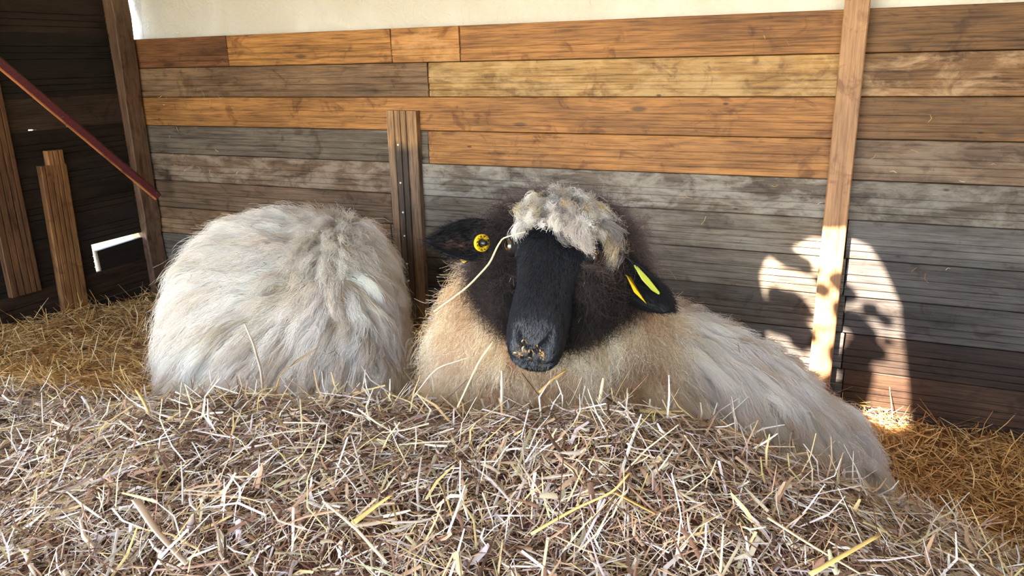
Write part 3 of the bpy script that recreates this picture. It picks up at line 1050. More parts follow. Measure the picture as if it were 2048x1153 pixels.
UPV = Vector((0, 0, 1))
CREAM = [(228, 219, 206), (216, 203, 186), (236, 232, 225), (198, 180, 156), (222, 215, 206)]
CREAMW = [25, 18, 26, 9, 20]


def head_frame(E, F, Rr):
    F = Vector(F).normalized(); Rr = Vector(Rr); Rr = (Rr - F * F.dot(Rr)).normalized()
    U = F.cross(Rr).normalized()
    return Vector(E), Rr, F, U


YS = 0.90     # length of the face before the eyes
HEAD = [  # along the face, half width, up, down, exponent
    (-.105, .036, .004, .055, 2.0), (-.088, .056, .020, .08, 2.1), (-.058, .071, .040, .10, 2.2), (-.03, .077, .050, .112, 2.2), (.0, .075, .053, .115, 2.2),
    (.03, .064, .053, .108, 2.3), (.058, .054, .051, .097, 2.4), (.085, .047, .048, .086, 2.4), (.112, .044, .044, .078, 2.4), (.136, .043, .038, .074, 2.5),
    (.155, .042, .031, .073, 2.5), (.170, .0405, .021, .073, 2.4), (.183, .037, .008, .070, 2.3), (.192, .030, -.006, .064, 2.2), (.198, .018, -.02, .052, 2.0)]


def add_head(bm, fr):
    E, Rr, F, U = fr
    secs = []
    for (y, w_, hu, hd, e) in HEAD:
        mid_ = (hu - hd) / 2; half = (hu + hd) / 2
        secs.append((E + F * (y * YS if y > 0 else y) + U * mid_, Rr, U, w_, half, half, e))
    loft(bm, secs, 40)
    for sx in (-1, 1):      # brows over the eyes
        loft(bm, [(E + Rr * (sx * .060) + F * (y) + U * .022, Rr, U, w_, w_, w_, 2) for y, w_ in ((-.03, .004), (-.022, .017), (-.008, .021), (.004, .018), (.012, .004))], 16)


def to_head(v, fr):
    E, Rr, F, U = [np.array(x) for x in fr]
    q = v - E
    yy = q @ F
    return np.stack([q @ Rr, np.where(yy > 0, yy / YS, yy), q @ U], -1)


# ---- the black-faced sheep that looks at the camera
sheep1 = empty('sheep', W(0.35, 1.45, 0.1))
tag(sheep1, 'black-faced woolly sheep with yellow ear tags lying behind the hay, looking at the camera', 'sheep')
fr = head_frame((0.067, 1.165, 0.891), (-.23, -.815, -.525), (.96, -.25, -.14))
E, Rr, F, U = fr
bm = bmesh.new()


def ax_secs(pts):
    secs = []
    P = [Vector((a[0], a[1], 0)) for a in pts]
    for i, (u, d, zt, zb, w_, e) in enumerate(pts):
        t_ = (P[min(i + 1, len(P) - 1)] - P[max(i - 1, 0)]).normalized()
        r = t_.cross(UPV).normalized()
        secs.append((Vector((u, d, (zt + zb) / 2)), r, UPV, w_, (zt - zb) / 2, (zt - zb) / 2, e))
    return secs


# trunk: chest to rump (u, d, top, bottom, half width, exponent)
loft(bm, ax_secs([(-.06, 1.26, .52, .20, .05, 2.2), (-.03, 1.28, .62, .12, .14, 2.2), (.05, 1.34, .67, .08, .20, 2.3), (.17, 1.43, .69, .06, .24, 2.3), (.30, 1.50, .675, .05, .26, 2.4),
                  (.43, 1.55, .62, .05, .27, 2.4), (.55, 1.58, .55, .05, .26, 2.4), (.67, 1.59, .465, .05, .24, 2.3), (.755, 1.595, .38, .05, .20, 2.2), (.815, 1.595, .29, .06, .13, 2.1), (.84, 1.595, .22, .09, .05, 2)]), 40)
# neck up to the head
nk = [((.055, 1.40, .56), .19), ((.055, 1.36, .66), .168), ((.066, 1.325, .75), .136), ((.078, 1.29, .83), .112), ((.084, 1.255, .875), .092), ((.08, 1.225, .90), .055)]
loft(bm, [(Vector(c), Vector((1, 0, 0)), Vector((0, .9, .45)).normalized(), r, r * .95, r * .95, 2.1) for c, r in nk], 32)
add_head(bm, fr)
# folded fore leg and hind leg under the body
loft(bm, [(Vector((u, d, z)), Vector((0, .6, .8)), Vector((0, -.8, .6)), r, r, r, 2) for u, d, z, r in ((-.02, 1.3, .33, .08), (-.1, 1.22, .25, .05), (-.12, 1.14, .2, .035), (-.05, 1.16, .17, .032), (.06, 1.2, .16, .03))], 16)
loft(bm, [(Vector((u, d, z)), Vector((0, .6, .8)), Vector((0, -.8, .6)), r, r, r, 2) for u, d, z, r in ((.72, 1.5, .28, .15), (.62, 1.36, .22, .1), (.5, 1.30, .18, .06), (.6, 1.27, .14, .035), (.74, 1.3, .13, .03))], 16)
me = fuse(bm, 0.0058, 5)
v, tr_ = mesh_arrays(me); bpy.data.meshes.remove(me)
nv = vnormals(v, tr_)
H = to_head(v, fr)
x, y, zz = H[:, 0], H[:, 1], H[:, 2]
near = (np.abs(x) < .1) & (y > -.05) & (y < .23) & (zz < .08) & (zz > -.14)
dsp = np.zeros(len(v))
# eye sockets
for sx in (-1, 1):
    dsp -= .007 * np.exp(-(((x - sx * .070) / .014) ** 2 + ((y - .002) / .017) ** 2 + ((zz - .020) / .015) ** 2)) * near
# nostrils: two commas opening to the sides, and the cleft between them
for sx in (-1, 1):
    for (px_, py_, pz_, sg, am) in ((.010, .191, -.005, .0034, .006), (.0155, .187, .001, .0036, .0075), (.021, .181, .008, .0036, .007), (.025, .174, .015, .0034, .005)):
        dsp -= am * np.exp(-(((x - sx * px_) / sg) ** 2 + ((y - py_) / .010) ** 2 + ((zz - pz_) / .0055) ** 2)) * near
dsp -= .004 * np.exp(-((x / .003) ** 2)) * (y > .183) * (zz < -.004) * (zz > -.035)
# mouth line, cheeks hollow beside the nose bone
ml = -.038 - .10 * np.clip(.178 - y, 0, .1)
dsp -= .006 * np.exp(-((zz - ml) / .0042) ** 2) * np.clip((y - .09) / .04, 0, 1) * near
dsp -= .006 * np.exp(-(((np.abs(x) - .05) / .012) ** 2 + ((y - .075) / .035) ** 2 + ((zz + .005) / .03) ** 2)) * near
v = v + nv * dsp[:, None]
nv = vnormals(v, tr_)


def ear(base, tip, normal, width, cup, n=14, m_=9, droop=0.0, thick=0.006, rnd=0):
    """leaf shaped ear; its hollow faces `normal`"""
    base, tip, nrm = [np.array(a, float) for a in (base, tip, normal)]
    ax = tip - base; L_ = np.linalg.norm(ax); ax /= L_
    nrm = nrm - ax * (nrm @ ax); nrm /= np.linalg.norm(nrm); side = np.cross(ax, nrm)
    Vf, Vb = [], []
    for i in range(n + 1):
        s = i / n
        prof = (math.sin(PI * min(s * .80 + .20, 1.0)) ** (0.5 if rnd else 0.75)) * (1 - max(0, s - .75) * .6)
        hw = max(width / 2 * prof, 0.002)
        c = base + ax * L_ * s - np.array((0, 0, droop * s * s))
        for k in range(m_):
            w_ = -1 + 2 * k / (m_ - 1)
            p = c + side * hw * w_ + nrm * (cup * (w_ * w_ - .5) * prof)
            th = thick * (1 - .6 * w_ * w_) * (1 - .5 * s)
            Vf.append(p + nrm * th / 2); Vb.append(p - nrm * th / 2)
    V_ = np.array(Vf + Vb); N_ = len(Vf); T_ = []
    for i in range(n):
        for k in range(m_ - 1):
            a, b, c_, d_ = i * m_ + k, i * m_ + k + 1, (i + 1) * m_ + k + 1, (i + 1) * m_ + k
            T_ += [(a, b, c_), (a, c_, d_), (N_ + a, N_ + c_, N_ + b), (N_ + a, N_ + d_, N_ + c_)]
    for i in range(n):
        for k in (0, m_ - 1):
            a, d_ = i * m_ + k, (i + 1) * m_ + k
            T_ += [(a, d_, N_ + d_), (a, N_ + d_, N_ + a)] if k == 0 else [(a, N_ + d_, d_), (a, N_ + a, N_ + d_)]
    for k in range(m_ - 1):
        a, b = n * m_ + k, n * m_ + k + 1
        T_ += [(a, b, N_ + b), (a, N_ + b, N_ + a)]
    return V_, np.array(T_)


lv = lambda px, py, D: np.array(Ln(np.array(at_d(px, py, D))))
e1b, e1t = lv(1000, 478, 1.235), lv(851, 484, 1.21)
e2b, e2t = lv(1208, 518, 1.185), lv(1349, 622, 1.16)
E1V, E1T = ear(e1b, e1t, (.12, -.92, .30), .070, .016)
E2V, E2T = ear(e2b, e2t, (-.62, -.66, -.15), .084, .020, droop=0.0, rnd=1)
BLACK = np.array(srgb(16, 16, 18)); PINKIN = np.array(srgb(70, 48, 40)); DUN = np.array(srgb(62, 50, 46)); CR = np.array(srgb(196, 176, 146))
# colour of the skin: black face, dark brown cheeks, cream under the fleece
headm = 1 / (1 + np.exp(-((y + .055) / .012)))
headm *= (zz > -.118 + .008 * np.sin(x * 80)) * (np.abs(x) < .12)
neckd = np.linalg.norm(v - np.array((.08, 1.23, .92)), axis=1)
cols = CR[None] * (1 - headm[:, None]) + BLACK[None] * headm[:, None]
poll = np.exp(-(neckd / .11) ** 4)[:, None]
cols = cols * (1 - poll) + DUN[None] * poll * (1 - headm[:, None]) + BLACK[None] * poll * headm[:, None]
earc = lambda V_: np.tile(BLACK, (len(V_), 1))
c1 = earc(E1V); n1_ = len(E1V) // 2
sidx = np.repeat(np.arange(15), 9); kidx = np.tile(np.arange(9), 15)
inner = np.exp(-((kidx - 3.2) / 1.0) ** 2) * np.exp(-((sidx - 8) / 3.0) ** 2)
c1[:n1_] = c1[:n1_] * (1 - inner[:, None]) + PINKIN * inner[:, None]
# pinkish rim of the eyes
for sx in (-1, 1):
    de = np.sqrt(((x - sx * .070) / 1.0) ** 2 + (y / 1.25) ** 2 + (zz - .018) ** 2)
    rim = np.exp(-((de - .0155) / .004) ** 2)[:, None] * .55
    cols = cols * (1 - rim) + np.array(srgb(112, 78, 70)) * rim
allv = np.concatenate([v, E1V, E2V]); allt = np.concatenate([tr_, E1T + len(v), E2T + len(v) + len(E1V)])
body1 = body_part('body', allv, allt, np.concatenate([cols, c1, earc(E2V)]), SKIN, sheep1)

# eyes
EYE, t, b, L = new_mat('sheep_eye')
tc = N(t, 'ShaderNodeTexCoord'); sep = N(t, 'ShaderNodeSeparateXYZ'); L(tc.outputs['Object'], sep.inputs[0])
rad = math_node(t, 'SQRT', math_node(t, 'ADD', math_node(t, 'POWER', math_node(t, 'MULTIPLY', sep.outputs[0], 1.0), 2), math_node(t, 'POWER', math_node(t, 'MULTIPLY', sep.outputs[1], 1.0), 2)))
pup = math_node(t, 'ADD', math_node(t, 'POWER', math_node(t, 'MULTIPLY', sep.outputs[0], 2.2), 2), math_node(t, 'POWER', math_node(t, 'MULTIPLY', sep.outputs[1], 1.0), 2))
iris = ramp(t, rad, [(0.0, (0.055, 0.030, 0.012)), (0.0112, (0.035, 0.018, 0.008)), (0.0124, (0.03, 0.02, 0.018)), (0.014, (0.06, 0.035, 0.03))])
L(mix_col(t, math_node(t, 'LESS_THAN', pup, 0.0072 ** 2), iris, (0.004, 0.004, 0.006)), b.inputs['Base Color'])
b.inputs['Roughness'].default_value = 0.04; b.inputs['Coat Weight'].default_value = 1.0; b.inputs['Coat Roughness'].default_value = 0.02
LID = plain('eyelid_skin', srgb(24, 20, 20), 0.7, 0.15)
for sx in (-1, 1):
    loc = E + Rr * (sx * .0630) + F * .002 + U * .0200
    out = (Rr * (sx * .60) + U * .62 + F * .46).normalized()
    bm = bmesh.new(); bmesh.ops.create_uvsphere(bm, u_segments=28, v_segments=20, radius=.0168)
    eo = link('eye', bm_mesh(bm, 'eye', True), EYE, sheep1)
    zl = out; yl = (-F - zl * (-F).dot(zl)).normalized(); xl_ = yl.cross(zl)
    mw = Matrix((xl_, yl, zl)).transposed().to_4x4()
    lw = Matrix(((cyw, -syw, 0), (syw, cyw, 0), (0, 0, 1))).to_4x4()
    mw = lw @ mw; mw.translation = W(*loc)
    eo.matrix_basis = mw; eo.matrix_parent_inverse = Matrix.Translation(-Vector(sheep1.location))
    # lids: a shell round the ball, open in an almond
    bm = bmesh.new(); bmesh.ops.create_uvsphere(bm, u_segments=64, v_segments=48, radius=.0182)
    kill = []
    for f_ in bm.faces:
        c_ = f_.calc_center_median().normalized()
        ax_, ay_ = math.degrees(math.atan2(c_.x, c_.z)), math.degrees(math.asin(max(-1, min(1, c_.y))))
        if abs(ay_) < 50 and abs(ax_) < 34 * (1 - (ay_ / 50) ** 2) + 1.0: kill.append(f_)
    bmesh.ops.delete(bm, geom=kill, context='FACES')
    rimv = {v_ for e_ in bm.edges if e_.is_boundary for v_ in e_.verts}
    for v_ in rimv: v_.co *= 1.05
    mel = bm_mesh(bm, 'eyelid', True)
    ld = link('eyelid', mel, LID, eo)
    mdl = ld.modifiers.new('thickness', 'SOLIDIFY'); mdl.thickness = .0012

# --- fleece
vz = above_straw(v)
wool_dirs_c = np.array((.3, 1.5))
torso_w = vz * (y < -.10) * (neckd > .12)
neck_t = np.clip((v[:, 2] - .60) / .08, 0, 1) * (v[:, 0] < .26) * (v[:, 1] < 1.46)          # neck and breast
chestw = vz * (headm < .4) * np.maximum(neck_t, ((v[:, 0] < .12) & (v[:, 1] < 1.42)) * 1.0) * (neckd > .15 + .012 * np.sin(v[:, 0] * 70) * np.cos(v[:, 2] * 60))
trunkw = vz * (headm < .3) * (1 - np.clip(neck_t, 0, 1)) * (v[:, 0] > .06)


def flow_trunk(p, n):
    side = -1 if p[1] < 1.50 + .12 * p[0] else 1
    return np.array((.55, side * .55, -.55 - .6 * max(0, .6 - p[2])))


def flow_neck(p, n):
    return np.array(((p[0] - .05) * 2.2, -.35, -1.0))


gr_, gn_ = sample_surface(v, tr_, trunkw, 1050)
G, GN = grow_guides(v, tr_, gr_, flow_trunk, lambda p: .07 + .04 * random.random(), K=8, lift1=.026)
rt, rn = sample_surface(v, tr_, trunkw, 90000)
hair('fleece', sheep1, rt, G, lock_colors(rt, G, CREAM, [25, 18, 26, 12, 20], jit=.10, mixlock=.8), WOOL, .00036, .00014, clump=.72, frizz=.0055, curl=.004, turns=1.2)
gr_, gn_ = sample_surface(v, tr_, chestw, 620)
G, GN = grow_guides(v, tr_, gr_, flow_neck, lambda p: .07 + .05 * random.random(), K=10, lift1=.029)
rt, rn = sample_surface(v, tr_, chestw, 70000)
NECKP = [(236, 221, 192), (222, 199, 162), (242, 232, 210), (196, 158, 120), (172, 124, 90), (212, 194, 142)]
nc = lock_colors(rt, G, NECKP, [26, 20, 22, 8, 4, 7], mixlock=.75)
stn = np.clip(np.sin(rt[:, 0] * 31 + 2 * np.sin(rt[:, 2] * 17)) * np.sin(rt[:, 2] * 26 + 1.5 * np.sin(rt[:, 0] * 23)) * 1.6 - .35, 0, .75)[:, None]
nc = nc * (1 - stn) + nc * np.array((.72, .52, .36)) * stn
hair('neck_wool', sheep1, rt, G, nc, WOOL, .00036, .00013, clump=.66, frizz=.013, curl=.008, turns=1.6)

# topknot: matted pale locks over the forehead
topw = ((x > -.042) & (x < .064) & (y > -.17) & (y < -.018 - .25 * np.abs(x - .01) + .012 * np.sin(x * 90) + .28 * np.clip(x - .02, 0, .04)) & (zz > -.03)).astype(float)


def flow_top(p, n):
    h = to_head(p[None], fr)[0]
    return np.array(Rr) * (h[0] * 5 + .22) + np.array(F) * (.85 if h[1] > -.09 else .25) + np.array((0, 0, -.25 if h[1] > -.09 else .5))


gr_, gn_ = sample_surface(v, tr_, topw, 300)
G, GN = grow_guides(v, tr_, gr_, flow_top, lambda p: .024 + .020 * random.random(), K=9, lift0=.005, lift1=.022)
rt, rn = sample_surface(v, tr_, topw, 64000)
TOPP = [(212, 204, 192), (192, 182, 172), (230, 226, 220), (200, 182, 146), (152, 142, 136), (182, 158, 116), (104, 96, 94)]
hair('topknot', sheep1, rt, G, lock_colors(rt, G, TOPP, [22, 18, 20, 12, 12, 8, 10], mixlock=.85, jit=.12), WOOL, .00030, .00014, clump=.90, frizz=.0032, curl=.0050, turns=1.7, lenj=(.55, 1.15))

# dark woolly cheeks and poll
chk = (headm > .25) * (((np.abs(x) > .048) & (y < .085) & (zz < .03)) | ((zz < -.045) & (y < .10))).astype(float)
chk = np.maximum(chk, ((neckd < .165) & (topw < .2) & (y < -.03)).astype(float))
eyez = np.minimum(np.linalg.norm(H - np.array((.07, .004, .02)), axis=1), np.linalg.norm(H - np.array((-.07, .004, .02)), axis=1))
chk *= (eyez > np.where(x > 0, .024, .034))


def flow_cheek(p, n):
    h = to_head(p[None], fr)[0]
    return np.array(Rr) * math.copysign(.5, h[0]) + np.array((0, 0, -.8)) + RNG.normal(0, .5, 3)


gr_, gn_ = sample_surface(v, tr_, chk, 800)
G, GN = grow_guides(v, tr_, gr_, flow_cheek, lambda p: .018 + .016 * random.random(), K=7, lift0=.002, lift1=.024)
hg = to_head(G[:, 0], fr)[:, 1]
G = G[:, :1] + (G - G[:, :1]) * (1 + .45 * np.clip((-.04 - hg) / .03, 0, 1))[:, None, None]
rt, rn = sample_surface(v, tr_, chk, 60000)
CHP = [(58, 50, 48), (44, 39, 39), (80, 68, 63), (104, 88, 82), (34, 30, 31)]
hh = to_head(rt, fr)
cc = lock_colors(rt, G, CHP, [24, 22, 16, 7, 18], mixlock=.6)
pl = np.clip((-.045 - hh[:, 1]) / .03, 0, 1)[:, None]
pollc = lock_colors(rt, G, [(134, 116, 113), (112, 95, 94), (156, 137, 131), (90, 77, 77)], [4, 4, 2, 3], mixlock=.6)
side_ = np.clip((np.linalg.norm(rt - np.array((.08, 1.23, .90)), axis=1) - .075) / .04, 0, 1)[:, None]
cc = cc * .8 * (1 - pl) + pollc * pl * (.55 + .45 * side_)
hair('dark_wool', sheep1, rt, G, cc, WOOL, .00028, .0001, clump=.5, frizz=.012, curl=.004, turns=2.0)

# short glossy hair of the face
fw = (headm > .3) * (np.abs(x) < .085) * (y > -.05) * (eyez > .019) * (1 - .8 * chk)
rt, rn = sample_surface(v, tr_, fw, 30000)
hh = to_head(rt, fr)
dirf = np.array(F)[None] * 1.0 + np.array(Rr)[None] * (hh[:, :1] * 9)
dirf = unit(dirf - rn * (dirf * rn).sum(1)[:, None])
LL = .008
sK = np.linspace(0, 1, 4)[None, :, None]
Gf = rt[:, None] + dirf[:, None] * LL * sK + rn[:, None] * (.0004 + .0022 * np.sin(sK * PI * .6)) + RNG.normal(0, .0006, (len(rt), 1, 3)) * sK


def raw_hair(name, parent, P, colors, mat, r0, r1):
    n, K = P.shape[:2]
    hc = bpy.data.hair_curves.new(name); hc.add_curves([K] * n)
    hc.attributes['position'].data.foreach_set('vector', Wn(P).astype(np.float32).ravel())
    ra = hc.attributes.get('radius') or hc.attributes.new('radius', 'FLOAT', 'POINT')
    ra.data.foreach_set('value', np.tile(np.linspace(r0, r1, K), n).astype(np.float32))
    ca = hc.attributes.new('Col', 'FLOAT_COLOR', 'CURVE'); c4 = np.ones((n, 4), np.float32); c4[:, :3] = colors
    ca.data.foreach_set('color', c4.ravel())
    o = bpy.data.objects.new(name, hc); COL.objects.link(o); hc.materials.append(mat)
    o.parent = parent; o.matrix_parent_inverse = Matrix.Translation(-Vector(parent.location))
    return o


raw_hair('face_hair', sheep1, Gf, pick([(24, 26, 33), (38, 42, 53), (13, 13, 17)], [3, 2, 2], len(rt)), FUR, .00026, .0001)  # black fur; the bluish tint is sky sheen put into the colour
# fur along the ears
ev = np.concatenate([E1V, E2V]); et = np.concatenate([E1T, E2T + len(E1V)])
rt, rn = sample_surface(ev, et, np.ones(len(ev)), 9000)
tipd = np.where((rt[:, 0] < .07)[:, None], unit((e1t - e1b)[None]), unit((e2t - e2b)[None]))
Gf = rt[:, None] + (tipd * .9 + rn * .35 + RNG.normal(0, .25, rt.shape))[:, None] * .009 * sK
raw_hair('ear_hair', sheep1, Gf, pick([(16, 15, 17), (24, 22, 23)], [3, 1], len(rt)), SKIN, .00028, .0001)

# ear tags
YEL = plain('yellow_tag', srgb(216, 174, 24), 0.35, 0.5)
LIME = plain('lime_tag', srgb(168, 174, 62), 0.35, 0.5)
BLK = plain('black_stud', (0.01, 0.01, 0.011), 0.35, 0.5)


def hang(o, par):
    o.parent = par
    o.matrix_parent_inverse = par.matrix_parent_inverse if par.type == 'MESH' and par.parent else Matrix.Translation(-Vector(par.location))
    return o


def disc_ring(c, axis, r_out, r_in, h, n=28):
    c, a = Vector(c), Vector(axis).normalized()
    s1 = a.orthogonal().normalized(); s2 = a.cross(s1)
    bm = bmesh.new(); prof = [(r_in, 0), (r_out - .001, 0), (r_out, .001), (r_out, h - .001), (r_out - .001, h), (r_in + .003, h), (r_in, h * .55)]
    rg = [[bm.verts.new(c + (s1 * math.cos(2 * PI * k / n) + s2 * math.sin(2 * PI * k / n)) * r_ + a * h_) for r_, h_ in prof] for k in range(n)]
    for k in range(n):
        for q in range(len(prof)):
            bm.faces.new((rg[k][q], rg[(k + 1) % n][q], rg[(k + 1) % n][(q + 1) % len(prof)], rg[k][(q + 1) % len(prof)]))
    bmesh.ops.recalc_face_normals(bm, faces=bm.faces)
    return bm


ldir = lambda a: Vector((a[0] * cyw - a[1] * syw, a[0] * syw + a[1] * cyw, a[2]))
tg1c = at_d(962, 486, 1.205)
an = ldir((.55, -.80, .10))
tg = link('ear_tag', bm_mesh(disc_ring(tg1c, an, .0145, .007, .006), 'ear_tag', False), YEL)
hang(tg, sheep1); tg['label'] = 'round yellow ear tag with black stud'
bm = bmesh.new()
bmesh.ops.create_cone(bm, cap_ends=True, segments=20, radius1=.0072, radius2=.0038, depth=.016, matrix=Matrix.Translation(tg1c + an.normalized() * .007) @ an.to_track_quat('Z', 'Y').to_matrix().to_4x4())
st_ = link('stud', bm_mesh(bm, 'stud', True), BLK, tg); st_.matrix_parent_inverse = tg.matrix_parent_inverse.inverted() @ tg.matrix_parent_inverse
# raised marks round the ring
for q in range(12):
    a = 2 * PI * q / 12
    s1 = an.normalized().orthogonal().normalized(); s2 = an.normalized().cross(s1)
    c = tg1c + (s1 * math.cos(a) + s2 * math.sin(a)) * .0112 + an.normalized() * .006
    bm = bmesh.new(); bmesh.ops.create_cube(bm, size=1, matrix=Matrix.Translation(c) @ an.to_track_quat('Z', 'Y').to_matrix().to_4x4() @ Matrix.Rotation(a, 4, 'Z') @ Matrix.Diagonal((.0016, .0030 if q % 3 else .0012, .0006, 1)))
    mk = link('mark', bm_mesh(bm, 'mark'), BLK, tg); mk.matrix_parent_inverse = tg.matrix_parent_inverse.inverted() @ tg.matrix_parent_inverse


def flag(p_list, nrm, thick, mat, name='ear_tag'):
    nrm = Vector(nrm).normalized(); bm = bmesh.new()
    a = [bm.verts.new(Vector(p) + nrm * thick / 2) for p in p_list]; b = [bm.verts.new(Vector(p) - nrm * thick / 2) for p in p_list]
    bm.faces.new(a); bm.faces.new(b[::-1])
    for i in range(len(a)):
        bm.faces.new((a[i], b[i], b[(i + 1) % len(a)], a[(i + 1) % len(a)]))
    bmesh.ops.recalc_face_normals(bm, faces=bm.faces)
    bmesh.ops.bevel(bm, geom=bm.edges[:], offset=.0008, segments=2, affect='EDGES')
    return link(name, bm_mesh(bm, name), mat)


f1 = flag([at_d(922, 512, 1.235), at_d(934, 512, 1.235), at_d(934, 522, 1.232), at_d(928, 527, 1.231), at_d(921, 522, 1.232)], _F, .002, YEL)
hang(f1, sheep1); f1['label'] = 'corner of a yellow tag below the ear'
fa = flag([at_d(1249, 549, 1.150), at_d(1254, 554, 1.148), at_d(1268, 585, 1.135), at_d(1294, 609, 1.128), at_d(1280, 588, 1.155), at_d(1262, 556, 1.166)], ldir((-.5, -.8, .2)), .0018, YEL)
hang(fa, sheep1); fa['label'] = 'yellow tag inside the drooping ear'
fb = flag([at_d(1267, 531, 1.15), at_d(1272, 530, 1.15), at_d(1298, 558, 1.145), at_d(1320, 586, 1.135), at_d(1318, 590, 1.132), at_d(1303, 581, 1.132), at_d(1284, 560, 1.14)], ldir((.3, -.9, .3)), .002, LIME)
hang(fb, sheep1); fb['label'] = 'lime yellow tag outside the drooping ear'

# ---- the sheep seen from behind
sheep2 = empty('sheep', W(-.60, 1.95, 0.2))
tag(sheep2, 'long-haired cream sheep lying with its back to the camera, head out of sight', 'sheep')
bm = bmesh.new()
st2 = [  # u, d, top, bottom, half width, exponent
    (-.49, 1.42, .43, .20, .11, 2.2), (-.50, 1.46, .53, .16, .185, 2.6), (-.525, 1.53, .63, .14, .232, 3.2), (-.55, 1.62, .70, .12, .253, 3.8), (-.57, 1.73, .745, .12, .260, 4.2), (-.58, 1.85, .773, .12, .262, 4.2),
    (-.595, 2.0, .78, .12, .260, 4.0), (-.61, 2.15, .76, .12, .252, 3.4), (-.62, 2.30, .715, .12, .228, 2.7), (-.63, 2.42, .63, .14, .165, 2.2), (-.64, 2.48, .53, .2, .09, 2)]
loft(bm, [(Vector((u, d, (zt + zb) / 2)), Vector((1, 0, 0)), UPV, w_, (zt - zb) / 2, (zt - zb) / 2, e) for u, d, zt, zb, w_, e in st2], 44)
loft(bm, [(Vector((-.66, d, z)), Vector((1, 0, 0)), Vector((0, .5, .86)), r, r, r, 2) for d, z, r in ((2.28, .5, .17), (2.40, .50, .135), (2.5, .47, .11), (2.57, .43, .085))], 24)
fr2 = head_frame((-.64, 2.60, .40), (.35, .62, -.60), (.87, -.5, 0))
add_head(bm, fr2)
me = fuse(bm, 0.010, 4)
v2, t2 = mesh_arrays(me); bpy.data.meshes.remove(me)
H2 = to_head(v2, fr2); hm2 = (1 / (1 + np.exp(-((H2[:, 1] + .06) / .012)))) * (np.abs(H2[:, 0]) < .12) * (np.abs(H2[:, 2]) < .16)
e3 = ear(np.array(fr2[0] + fr2[1] * .06 - fr2[2] * .06), np.array(fr2[0] + fr2[1] * .19 - fr2[2] * .05), tuple(fr2[3]), .06, .014)
e4 = ear(np.array(fr2[0] - fr2[1] * .06 - fr2[2] * .06), np.array(fr2[0] - fr2[1] * .19 - fr2[2] * .05), tuple(fr2[3]), .06, .014)
cols2 = CR[None] * (1 - hm2[:, None]) + BLACK[None] * hm2[:, None]
body2 = body_part('body', np.concatenate([v2, e3[0], e4[0]]), np.concatenate([t2, e3[1] + len(v2), e4[1] + len(v2) + len(e3[0])]),
                  np.concatenate([cols2, earc(e3[0]), earc(e4[0])]), SKIN, sheep2)
w2 = above_straw(v2) * (hm2 < .3)


def part_u(d):
    return float(np.interp(d, [1.45, 1.55, 1.65, 1.8, 2.0, 2.3], [-.38, -.40, -.43, -.45, -.46, -.55]))


def flow2(p, n):
    du = p[0] - part_u(p[1])
    out = np.tanh(du * 5)
    return np.array((out * .95, -.22 - .9 * np.exp(-(du / .10) ** 2), -.35 - .9 * min(1, abs(du) / .30) + .22 * math.sin(p[1] * 23 + p[0] * 7) + .2 * math.sin(p[2] * 31 + p[0] * 13)))


gr_, gn_ = sample_surface(v2, t2, w2, 2300)
G, GN = grow_guides(v2, t2, gr_, flow2, lambda p: .075 + .04 * random.random() + .05 * (p[0] < -.75), K=9, lift1=.024)
rt, rn = sample_surface(v2, t2, w2, 125000)
c2 = lock_colors(rt, G, CREAM, [24, 18, 30, 7, 22])
low = np.clip((.62 - rt[:, 2]) / .3, 0, 1) * np.clip((-.66 - rt[:, 0]) / .15, 0, 1)
c2 = c2 * (1 - .5 * low[:, None]) + np.array(srgb(222, 190, 148)) * .5 * low[:, None]  # warm light on the low left flank, tinted into the wool
hair('fleece', sheep2, rt, G, c2, WOOL, .00042, .00016, clump=.68, frizz=.0065, curl=.005, turns=1.0)


# ------------------------------------------------------------------ single stalks that stand out, and bits of straw
def surf(px_, py_, off=.012):
    """where the ray through a pixel meets the straw surface"""
    r = ray(px_, py_); o_ = Vector((CX, CY, CZ))
    lo = None
    for i_ in range(400):
        p_ = o_ + r * (.3 + i_ * .006)
        l_ = Ln(np.array(p_))
        if p_.z < float(hgt(l_[0], l_[1])) + off:
            return p_
    return o_ + r * 1.5


STALK_COL = dict(pale=(206, 186, 144), pink=(206, 184, 160), yellow=(200, 170, 104), white=(206, 194, 170), green=(178, 172, 122), lilac=(198, 186, 184), ochre=(176, 138, 78))
SM = {k_: plain('stalk_' + k_, srgb(*c_), 0.42, 0.45) for k_, c_ in STALK_COL.items()}


def stalk(points, r, colour, label, flat=.5, leaf=None):
    root = empty('hay_stalk', points[0]); tag(root, label, 'hay stalk')
    P_ = []
    for a_, b_ in zip(points[:-1], points[1:]):
        for q_ in range(4): P_.append(a_.lerp(b_, q_ / 4))
    P_.append(points[-1])
    P_ = [P_[0]] + [(P_[i_ - 1] + P_[i_] * 2 + P_[i_ + 1]) / 4 for i_ in range(1, len(P_) - 1)] + [P_[-1]]
    n_ = len(P_)
    st__ = link('stem', tube(P_, [r * (1 - .45 * i_ / n_) for i_ in range(n_)], 7, name='stem', flat=flat), SM[colour], root)
    st__.matrix_parent_inverse = Matrix.Translation(-Vector(root.location))
    if leaf:
        for (i_, d_, w_) in leaf:
            a_ = P_[min(i_, n_ - 1)]; tip_ = a_ + Vector(d_)
            mid1, mid2 = a_.lerp(tip_, .3) + Vector((0, 0, .004)), a_.lerp(tip_, .7) + Vector((0, 0, .003))
            lf_ = link('leaf', tube([a_, mid1, mid2, tip_], [r * .7, w_, w_ * .8, .0004], 6, name='leaf', flat=.25), SM[colour], root)
            lf_.matrix_parent_inverse = Matrix.Translation(-Vector(root.location))
    return root


